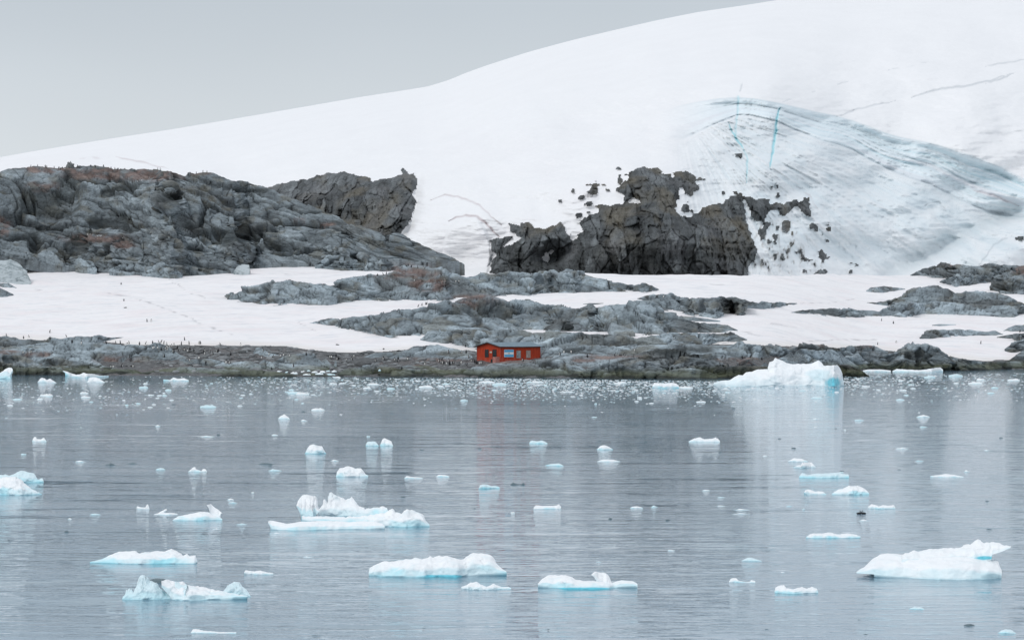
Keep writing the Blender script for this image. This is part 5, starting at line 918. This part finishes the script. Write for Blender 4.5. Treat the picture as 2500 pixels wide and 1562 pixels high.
ice('left, bluish half of a pair of blocks left of centre', 'ice chunk', [D_(T=P('K', 182, 538, 190, 514, 220, 518, 250, 514, 276, 535), B=P('K', 182, 548, 276, 550), seed=51, kd=1.5, blue=.7, tint='glass')], group='pair of ice blocks')
ice('right, taller half of a pair of blocks left of centre', 'ice chunk', [D_(T=P('K', 283, 535, 300, 500, 315, 492, 345, 505, 372, 517, 378, 540), B=P('K', 283, 547, 378, 549), seed=52, kd=1.3, blue=.5)], group='pair of ice blocks')
ice('bright white saddle-shaped floe above the largest floe', 'ice floe', [D_(T=P('K', -28, 762, -20, 735, 0, 704, 25, 700, 52, 692, 80, 698, 110, 712, 150, 704, 165, 728, 180, 748, 200, 758), B=P('K', -28, 766, 60, 768, 200, 766), seed=53, kd=1.6, blue=.5)])
ice('slim white ice strip with a knob at its left end, centre', 'ice chunk', [D_(T=P('K', 458, 768, 472, 757, 500, 768, 592, 772), B=P('K', 458, 779, 592, 779), seed=54, kd=2, blue=.5)])
ice('slim bluish ice strip right of the knobbed strip', 'ice chunk', [D_(T=P('K', 683, 762, 700, 752, 778, 758), B=P('K', 683, 766, 778, 767), seed=55, kd=2, blue=.6)])
ice('translucent turquoise ice chunk in the middle of the water', 'ice chunk', [D_(T=P('K', 986, 845, 992, 816, 1050, 824, 1080, 834, 1138, 830), B=P('K', 986, 855, 1050, 852, 1138, 847), seed=56, kd=1.5, tint='glass', blue=.8)])
ice('dark clear ice chunk with two horns right of the turquoise chunk', 'ice chunk', [D_(T=P('K', 1212, 815, 1230, 805, 1262, 820, 1290, 822, 1312, 798, 1318, 815), B=P('K', 1212, 825, 1262, 826, 1318, 826), seed=57, kd=1.2, tint='dark', jag=.6)])
ice('rounded white floe at the edge of the cliff reflection', 'ice floe', [D_(T=P('K', 1828, 568, 1850, 548, 1885, 543, 1915, 555, 1946, 570), B=P('K', 1828, 572, 1880, 577, 1946, 574), seed=58, kd=1.8, blue=.6)])
ice('flat white floe just below the rounded one', 'ice floe', [D_(T=P('K', 1832, 652, 1870, 645, 1940, 646, 1996, 655), B=P('K', 1832, 658, 1900, 662, 1996, 660), seed=59, kd=3, blue=.3)])
ice('flat bluish floe left of the flat white floe', 'ice floe', [D_(T=P('K', 1460, 684, 1500, 676, 1560, 672, 1592, 682), B=P('K', 1460, 688, 1592, 692), seed=60, kd=3, blue=.7, tint='glass')])
ice('pale bumpy floe in the bright water right of centre', 'ice floe', [D_(T=P('K', 1345, 520, 1355, 505, 1400, 515, 1440, 510, 1478, 520), B=P('K', 1345, 531, 1478, 533), seed=61, kd=2, blue=.5, tint='glass')])
ice('turquoise mound with a crumbly white top, left of centre', 'ice chunk', [D_(T=P('J', 2170, 592, 2182, 565, 2200, 542, 2225, 538, 2260, 545, 2292, 548, 2310, 575, 2322, 592), B=P('J', 2170, 602, 2240, 605, 2322, 602), seed=62, kd=1.5, blue=1)])
ice('small white ice cone in the open water at the left', 'ice chunk', [D_(T=P('J', 1338, 726, 1362, 712, 1375, 700, 1385, 697, 1398, 714, 1430, 722, 1436, 726), B=P('J', 1338, 732, 1436, 733), seed=63, kd=1.3, blue=.4)]); ice('little ball of ice right of the white ice cone, left', 'ice chunk', [D_(T=P('J', 1432, 722, 1448, 711, 1465, 714, 1473, 724), B=P('J', 1432, 731, 1473, 732), seed=64, kd=1.2, blue=.3)])
ice('white chair-shaped ice piece at the upper left of the water', 'ice chunk', [D_(T=P('J', 228, 508, 234, 482, 250, 482, 262, 498, 290, 502, 312, 488, 332, 505), B=P('J', 228, 517, 332, 517), seed=65, kd=1.2, blue=.3)])
ice('tall glassy ice stack behind the white ridge at the left edge', 'ice floe', [D_(T=P('J', -120, 790, -40, 760, 40, 750, 60, 765, 100, 745, 140, 730, 190, 736, 240, 742, 270, 788, 300, 775, 309, 795), B=P('J', -120, 805, 309, 808), seed=67, kd=1.2, blue=.7, tint='glass', jag=.5, amp=.14)])
ice('leaning white ice ridge cut by the left edge, before the glassy stack', 'ice floe', [D_(T=P('J', -120, 800, 0, 780, 60, 768, 110, 770, 150, 795, 190, 830, 230, 858, 270, 878, 297, 890), B=P('J', -120, 890, 0, 896, 150, 900, 297, 893), seed=68, kd=1.3, blue=.6, amp=.13, jag=.3)])
ice('white peaked ice lump, upper left of centre on the water', 'ice chunk', [D_(T=P('J', 1980, 346, 1995, 335, 2010, 330, 2022, 321, 2040, 335, 2063, 347), B=P('J', 1980, 356, 2063, 357), seed=69, kd=1.3, blue=.3)])
ice('pale blue leaning ice tooth at the left edge by the shore', 'iceberg', [D_(T=P('E', -20, 1020, 30, 1003, 60, 978, 112, 956, 118, 985), B=P('E', -20, 1060, 40, 1060, 95, 1045, 118, 1000), wl=922, seed=70, kd=.9, blue=.6), D_(T=P('E', -60, 1030, 0, 1022, 60, 1005, 92, 1010, 100, 1060), B=P('E', -60, 1075, 100, 1076), seed=71, kd=1.0, blue=.6, tint='glass')])
ice('pale blue growler with a horn at its left end, near the left shore', 'ice floe', [D_(T=P('E', 580, 1000, 620, 1008, 650, 1022, 700, 1038, 740, 1035, 770, 1018, 800, 1028, 860, 1030, 920, 1046, 1002, 1050), B=P('E', 580, 1005, 620, 1040, 660, 1062, 800, 1070, 900, 1062, 1002, 1056), wl=918, seed=72, kd=1.5, blue=.55)])
ice('bright white wedge in front of the horned growler', 'ice chunk', [D_(T=P('E', 800, 1095, 830, 1068, 860, 1058, 900, 1068, 940, 1088, 972, 1102), B=P('E', 800, 1106, 972, 1108), seed=73, kd=1.4, blue=.2)])
ice('two-humped white ice lump off the left shore', 'ice chunk', [D_(T=P('E', 348, 1090, 365, 1070, 385, 1063, 410, 1070, 430, 1088, 462, 1074, 490, 1090, 524, 1106), B=P('E', 348, 1104, 440, 1113, 524, 1112), seed=74, kd=1.4, blue=.3)])
ice('boat-shaped bluish floe off the gravel beach', 'ice floe', [D_(T=P('E', 1508, 1080, 1570, 1086, 1600, 1062, 1640, 1076, 1700, 1070, 1742, 1088), B=P('E', 1508, 1084, 1600, 1096, 1742, 1096), seed=75, kd=1.5, blue=.6)])
ice('pale blue domed ice mass stranded at the beach edge', 'ice floe', [D_(T=P('E', 1730, 1030, 1760, 1012, 1800, 1010, 1838, 994, 1860, 1008, 1892, 1028), B=P('E', 1730, 1038, 1892, 1040), seed=76, kd=1.3, blue=.5)])
ice('low pale ice piece right of the domed ice mass', 'ice floe', [D_(T=P('E', 1892, 1020, 1920, 1003, 1960, 1012, 2010, 1010, 2014, 1025), B=P('E', 1892, 1032, 2014, 1032), seed=77, kd=1.3, blue=.5)])
ice('flat pale ice piece left of the domed ice mass', 'ice floe', [D_(T=P('E', 1500, 1038, 1580, 1025, 1640, 1018, 1730, 1025), B=P('E', 1500, 1044, 1730, 1044), seed=78, kd=1.5, blue=.6)])
ice('big white iceberg with stepped crest and a turquoise hollow at its right foot', 'iceberg', [D_(T=P('H', 8, 1000, 60, 985, 130, 980, 200, 938, 235, 942, 262, 920, 300, 915, 340, 898, 400, 900, 438, 893, 441, 840, 470, 832, 490, 812, 520, 820, 560, 840, 600, 855, 680, 852, 760, 855, 800, 840, 822, 830, 845, 850, 862, 870, 900, 868, 940, 862, 968, 855, 985, 885, 1005, 925, 1028, 955, 1030, 985, 1022, 1005), B=P('H', 8, 1018, 100, 1030, 400, 1028, 700, 1025, 860, 1025, 940, 1036, 1022, 1020), seed=80, kd=1.6, blue=.22, amp=.07, jag=.12, res=240, xtra=[('cyan', 2034, 934, 18, 13), ('glass', 2000, 915, 30, 14)])], name='iceberg')
ice('flat white floe lying at the foot of the dark shore rocks, right', 'ice floe', [D_(T=P('H', 1168, 905, 1200, 898, 1300, 896, 1385, 905), B=P('H', 1168, 912, 1385, 917), seed=81, kd=1.5, blue=.4)])
ice('long flat white floe with a knob at its right end, right shore', 'ice floe', [D_(T=P('H', 1398, 908, 1430, 893, 1520, 898, 1600, 902, 1650, 898, 1740, 884, 1772, 881, 1790, 900), B=P('H', 1398, 914, 1600, 918, 1700, 922, 1790, 914), seed=82, kd=1.5, blue=.4)])
ice('thick white floe with turquoise waterline left of the big iceberg', 'ice floe', [D_(T=P('K', 2224, 125, 2235, 98, 2290, 105, 2330, 103, 2360, 98, 2395, 105, 2412, 120), B=P('K', 2224, 132, 2300, 142, 2412, 140), seed=83, kd=1.4, blue=.9, amp=.06)])
ice('grey-white long strip of ice at the bottom left', 'ice floe', [D_(T=P('M', 1358, 1058, 1375, 1035, 1400, 1034, 1450, 1046, 1500, 1048, 1560, 1055, 1682, 1056), B=P('M', 1358, 1064, 1500, 1064, 1682, 1066), seed=84, kd=2, blue=.4)])
ice('low ragged ice piece right of the long low white floe', 'ice chunk', [D_(T=P('M', 1738, 628, 1750, 615, 1810, 624, 1850, 618, 1900, 630, 1945, 636), B=P('M', 1738, 634, 1820, 648, 1945, 646), seed=85, kd=1.6, blue=.4)])
ice('pale rounded ice chunk at the bottom right corner', 'ice chunk', [D_(T=P('O', 2234, 1045, 2260, 1032, 2290, 1023, 2330, 1026, 2368, 1046), B=P('O', 2234, 1051, 2368, 1054), seed=86, kd=1.5, blue=.5, tint='glass')])
ice('dark flat ice cake near the bottom right', 'ice chunk', [D_(T=P('O', 1996, 990, 2035, 985, 2074, 990), B=P('O', 1996, 996, 2035, 1001, 2074, 997), seed=87, kd=2, tint='dark')])
ice('grey ice cake between the bottom right chunk and the biggest right-hand floe', 'ice chunk', [D_(T=P('O', 1612, 874, 1650, 867, 1700, 869, 1720, 876), B=P('O', 1612, 882, 1720, 885), seed=88, kd=2, tint='glass', blue=.6)])
ice('white ice strip with a knob, centre of the water right of the largest floe', 'ice floe', [D_(T=P('N', 1378, 172, 1392, 154, 1450, 158, 1540, 156, 1558, 147, 1573, 164), B=P('N', 1378, 182, 1573, 179), seed=89, kd=2.4, blue=.5)])
for tgx, x0, x1, y0, y1, tn, lb in (('N', 2063, 2160, 148, 175, 'white', 'small white ice piece right of the knobbed strip'), ('N', 2212, 2262, 143, 168, 'glass', 'pale ice knob right of the small white ice piece'), ('N', 948, 972, 170, 180, 'dark', 'tiny dark ice bit below the turquoise chunk'),
        ('M', 1680, 1762, 274, 292, 'glass', 'grey-blue ice cake left of the largest floe'), ('M', 1617, 1669, 95, 117, 'white', 'small white ice ball above the swan-shaped floe'), ('M', 1625, 1690, 124, 138, 'glass', 'grey ice sliver under the small white ice ball'),
        ('M', 480, 515, 237, 254, 'white', 'small white ice ball in the empty water at the left'), ('M', 636, 718, 203, 222, 'glass', 'grey-blue ice cake left of the white U-shaped bit'), ('M', 1945, 2002, 344, 357, 'white', 'small white ice bit just below the largest floe'),
        ('M', 1510, 1573, 315, 325, 'white', 'thin white ice bit below the swan-shaped floe'), ('M', 1715, 1748, 383, 390, 'dark', 'dark ice bit between swan-shaped and broad floes'), ('M', 48, 95, 396, 404, 'dark', 'dark ice bit at the far left of the open water'), ('M', 2155, 2235, 514, 524, 'white', 'thin white ice sliver left of the broad white floe'),
        ('M', 2212, 2300, 1074, 1081, 'dark', 'thin dark ice sliver at the bottom edge, left'), ('J', 530, 612, 643, 662, 'white', 'small flat white ice piece at the left'), ('J', 744, 832, 655, 686, 'dark', 'dark lens of clear ice, left of its thinner neighbour'), ('J', 888, 992, 664, 675, 'dark', 'thin dark lens of clear ice, left'),
        ('J', 1838, 1962, 655, 679, 'dark', 'dark grey-blue lens of ice left of centre'), ('J', 1105, 1180, 696, 718, 'glass', 'small bluish ice lump left of the white cone'), ('J', 1408, 1535, 472, 483, 'white', 'long thin white ice strip at upper left'), ('J', 1100, 1146, 392, 410, 'white', 'tiny white ice peak at upper left'),
        ('J', 1930, 1982, 457, 474, 'white', 'small white ice bit above the turquoise mound'), ('J', 2140, 2190, 355, 370, 'white', 'small white bit right of the peaked ice lump'), ('J', 1905, 2008, 700, 726, 'glass', 'small pale ice lump below the dark grey-blue lens'), ('J', 2350, 2420, 640, 655, 'white', 'thin white ice piece right of the dark lens, upper centre'),
        ('L', 1515, 1612, 547, 562, 'white', 'flat pale ice cake at the right'), ('L', 2132, 2188, 563, 575, 'white', 'small ice cake near the right edge'), ('L', 1652, 1716, 638, 648, 'glass', 'grey ice cake below the flat pale cake'), ('L', 1995, 2040, 700, 724, 'white', 'small ice horn above the thin lens-shaped floe'), ('L', 1660, 1762, 313, 340, 'white', 'twin-humped white piece, upper right of the water'),
        ('L', 1225, 1298, 342, 364, 'glass', 'pale grey ice lump right of the iceberg reflection'), ('L', 1683, 1743, 397, 410, 'glass', 'grey-blue ice cake at upper right'), ('L', 930, 988, 343, 355, 'white', 'small flat ice piece under the iceberg reflection'), ('L', 1118, 1162, 711, 720, 'dark', 'dark ice bit above the long low bluish floe'), ('L', 684, 715, 482, 492, 'dark', 'dark ice bit right of the crumbly floe'),
        ('L', 1078, 1112, 415, 421, 'dark', 'black ice bit under the iceberg reflection'), ('L', 1525, 1556, 701, 710, 'dark', 'dark ice bit left of the thin lens-shaped floe'), ('L', 270, 302, 577, 587, 'dark', 'dark ice bit below the crumbly white floe'),
        ('O', 378, 494, 172, 186, 'white', 'thin flat white ice plate, centre right'), ('O', 260, 320, 146, 158, 'white', 'small white ice bit left of the thin plate'), ('O', 744, 796, 146, 159, 'glass', 'grey-blue ice cake under the white wedge'), ('O', 1256, 1332, 245, 262, 'white', 'small pale ice cake below the crumbly-rimmed floe'),
        ('O', 1246, 1276, 950, 959, 'dark', 'dark oval ice bit at the bottom right'), ('O', 1284, 1328, 1051, 1061, 'dark', 'dark oblong ice bit at the bottom edge, right'), ('O', 595, 624, 1016, 1024, 'dark', 'small dark ice bit at the bottom edge, centre right'), ('O', 706, 738, 614, 626, 'white', 'tiny white ice bit above the block-like floe'),
        ('O', 2146, 2200, 312, 321, 'dark', 'dark ice bit above the raised ice arm'), ('O', 2146, 2178, 113, 123, 'dark', 'dark ice bit at the right, above the others'), ('O', 62, 92, 539, 546, 'dark', 'dark ice bit left of the grey-white flat piece'), ('O', 262, 318, 86, 98, 'glass', 'grey ice cake at centre right'), ('O', 152, 215, 38, 50, 'white', 'thin white ice cake at centre right'), ('O', 362, 492, 205, 213, 'white', 'faint thin ice plate below the flat white plate'),
        ('N', 1820, 1862, 549, 558, 'glass', 'grey ice bit above the hooked floe'), ('N', 1935, 1972, 518, 527, 'dark', 'dark ice bit above the hooked floe'), ('N', 1780, 1802, 530, 537, 'dark', 'small dark ice bit left of the others above the hooked floe'), ('N', 2330, 2385, 460, 476, 'white', 'small white ice bit right of the hooked floe'), ('N', 1474, 1494, 1029, 1037, 'dark', 'dark ice bit near the bottom centre'), ('N', 582, 608, 1022, 1030, 'dark', 'dark ice bit near the bottom, left of centre')):
    (a, b), (c, d_) = P(tgx, x0, y0, x1, y1); sd_ = int(x0 + y0) % 97 + 100
    r_ = random.Random(sd_); prof_ = [(a + (c - a) * u, d_ - (d_ - b) * hh * .75) for u, hh in ((0, .1), (.15, r_.uniform(.2, .6)), (.35, r_.uniform(.35, .9)), (.5, r_.uniform(.5, .9)), (.8, r_.uniform(.2, .6)), (1, .1))]
    ice(lb, 'ice chunk', [D_(T=prof_, B=[(a, d_ - .3), ((a + c) / 2, d_), (c, d_ - .3)], seed=sd_, kd=1.8 if tn != 'dark' else 3, tint=tn, blue=.4, jag=.3)], name='ice_chunk')

# brash ice: countable pieces as copies of a dozen shapes, the finest crumbs as one heap
def brash_mesh(k, tint):
    g = lump(200 + k * 7, 9, 20, 1, 1, 1, .30, .6, 0, 2.6); q = g.reshape(-1, 3); nz = fbm(q[:, 0] * 3 + k, q[:, 1] * 3, q[:, 2] * 2, 3, k)
    c = np.broadcast_to(ICE_W if tint == 'white' else (ICE_G if tint == 'glass' else np.array((.12, .17, .19))), q.shape).copy()
    c = lerp(c, ICE_B if tint != 'dark' else np.array((.08, .12, .14)), np.clip(sstep(.3, 0, q[:, 2]) * .5 + nz * .3, 0, .7)); return q, lump_faces(9, 20), c
def me_of(k, tint):
    v, f, c = brash_mesh(k, tint); o = mesh_obj('ice_chunk', v, f, M_ICE, c); me = o.data; bpy.data.objects.remove(o); return me
BR = {t: [me_of(k, t) for k in range(6)] for t in ('white', 'glass', 'dark')}
def shore_py(px): return float(np.interp(px, [0, 400, 800, 1240, 1500, 1720, 2060, 2110, 2300, 2500], [914, 914, 919, 921, 924, 927, 915, 908, 906, 903]))
rb = random.Random(11)
def spot(zone):
    if zone == 'band':
        px = rb.gauss(1400, 480); py = shore_py(px) + 8 + abs(rb.gauss(0, 26))
    elif zone == 'left':
        px = rb.uniform(-20, 800); py = rb.choice((rb.gauss(972, 9), rb.uniform(935, 1010)))
    elif zone == 'right':
        px = rb.uniform(2080, 2540); py = shore_py(px) + 12 + abs(rb.gauss(0, 30))
    else:
        px = rb.uniform(-20, 2520); py = 985 + 320 * rb.random() ** 1.8
    return px, py
ZL = {'band': ('in the dense band of brash ice off the middle shore', 'brash ice off the middle shore'), 'left': ('in the loose brash off the left shore', 'brash ice off the left shore'),
      'right': ('in the loose brash off the right shore', 'brash ice off the right shore'), 'open': ('scattered over the open grey water', 'ice bits on the open water')}
def add_chunk(px, py, w_px, h_px, tint, zone, lab=None):
    Y = float(Yw(py)); k = rb.randrange(6); o = link(bpy.data.objects.new('ice_chunk', BR[tint][k])); w_ = w_px * Y / F; h_ = max(.05, h_px * Y / F)
    o.location = ((px - 1250) * Y / F, Y, 0); o.scale = (w_, w_ * rb.uniform(.5, .9), h_); o.rotation_euler = (0, 0, rb.choice((0, math.pi)) + rb.uniform(-.4, .4))
    sz = {'white': 'small white', 'glass': 'small pale blue', 'dark': 'small dark clear'}[tint]
    size = 'tiny' if w_px < 9 else ('small' if w_px < 20 else 'wide'); sz = {'white': size + ' white', 'glass': size + ' pale blue', 'dark': size + ' dark clear'}[tint]
    tag(o, lab or '%s ice bit %s' % (sz, ZL[zone][0]), 'ice chunk', ZL[zone][1] if not lab else None)
for zone, n_ in (('band', 92), ('left', 27), ('right', 23), ('open', 34)):
    for i in range(n_):
        px, py = spot(zone)
        if zone == 'open': tint = rb.choice(('dark', 'dark', 'glass', 'white')); wpx = rb.uniform(6, 14); hpx = rb.uniform(.8, 2.2)
        else:
            tint = rb.choice(('white', 'white', 'glass')); wpx = rb.choice((rb.uniform(7, 14), rb.uniform(7, 18), rb.uniform(14, 40))); hpx = min(4.5, wpx * rb.uniform(.07, .16))
        add_chunk(px, py, wpx, hpx, tint, zone)
# crumbs
vs, fs, cc_, off = [], [], [], 0; rc = np.random.RandomState(5); base6 = [lump(300 + k, 5, 8, 1, 1, 1, .3, .6).reshape(-1, 3) for k in range(6)]; lf_ = lump_faces(5, 8)
for i in range(7000):
    if i < 5600: px = rc.normal(1400, 420); py = shore_py(px) + 3 + abs(rc.normal(0, 22))
    elif i < 6200: px = rc.uniform(-50, 900); py = 930 + abs(rc.normal(0, 30)) + 18 * np.sin(px / 190)
    else: px = rc.uniform(2060, 2560); py = shore_py(px) + 8 + abs(rc.normal(0, 28))
    Y = CZ * F / (py - HY); w_ = rc.uniform(1.5, 5.0) * Y / F; h_ = w_ * rc.uniform(.06, .2); q = base6[i % 6] * (w_ * rc.uniform(.8, 2), w_, h_) + ((px - 1250) * Y / F, Y, 0)
    vs.append(q); fs.append(lf_ + off); off += len(q); t_ = rc.rand(); c0 = ICE_W * .9 if t_ < .4 else (ICE_G * .8 if t_ < .75 else np.array((.25, .34, .38))); cc_.append(np.broadcast_to(c0, q.shape))
tag(mesh_obj('brash_ice', np.concatenate(vs), np.concatenate(fs), M_ICE, np.concatenate(cc_)), kind='stuff')
# stranded blocks on the beach
for j, (x, y, w_, h_) in enumerate([(490, 918, 60, 12), (560, 925, 70, 14), (620, 935, 90, 18), (690, 922, 60, 14), (740, 915, 50, 16), (790, 925, 70, 14), (860, 925, 80, 22), (905, 918, 50, 16), (955, 920, 60, 22), (830, 940, 100, 16), (920, 945, 90, 16), (720, 945, 110, 12), (980, 968, 80, 10), (1340, 910, 40, 18)]):
    (px, py), = P('F', x, y); loc = cast(px, py + 1) or Vector(((px - 1250) * 540 / F, 540, 0))
    k = j % 6; o = link(bpy.data.objects.new('ice_block', BR['glass' if j % 3 == 1 else 'white'][k])); w2 = w_ * TAG['F'][2] * loc.y / F; o.location = (loc.x, loc.y - .3, max(loc.z - .05, 0)); o.scale = (w2 * .85, w2 * .6, h_ * .6 * TAG['F'][2] * loc.y / F); o.rotation_euler = (0, 0, j * 1.3)
    tag(o, 'white ice block stranded among the shore boulders, %s from the left' % ordinal(j + 1) if j < 13 else 'lone white ice block lying on the smooth rock below the rookery', 'ice block', 'stranded ice blocks' if j < 13 else None)
# two swimming birds
bm = MB(); 
def bird_mesh():
    g = []; n = 8; v = []; f = []
    for x, r, z in ((-.22, .01, .06), (-.15, .06, .04), (0, .10, .03), (.12, .07, .06), (.17, .035, .14), (.21, .045, .22), (.25, .02, .22), (.31, .004, .21)):
        for k in range(n):
            a = 2 * math.pi * k / n; v.append((x, r * math.cos(a), z + r * math.sin(a)))
    for i in range(7):
        for k in range(n): f.append((i * n + k, i * n + (k + 1) % n, (i + 1) * n + (k + 1) % n, (i + 1) * n + k))
    me = bpy.data.meshes.new('swimming_bird'); me.from_pydata(v, [], f); me.materials.append(M_PB); return me
bme = bird_mesh()
for k, (x, y) in enumerate(((1262, 213), (1289, 213))):
    (px, py), = P('O', x, y); Y = float(Yw(py)); o = link(bpy.data.objects.new('swimming_bird', bme)); o.location = ((px - 1250) * Y / F, Y, .0); o.scale = (.8,) * 3; o.rotation_euler = (0, 0, k * math.pi)
    tag(o, 'dark swimming bird, %s of the pair near the crumbly-rimmed floe' % ('left', 'right')[k], 'bird', 'pair of swimming birds')
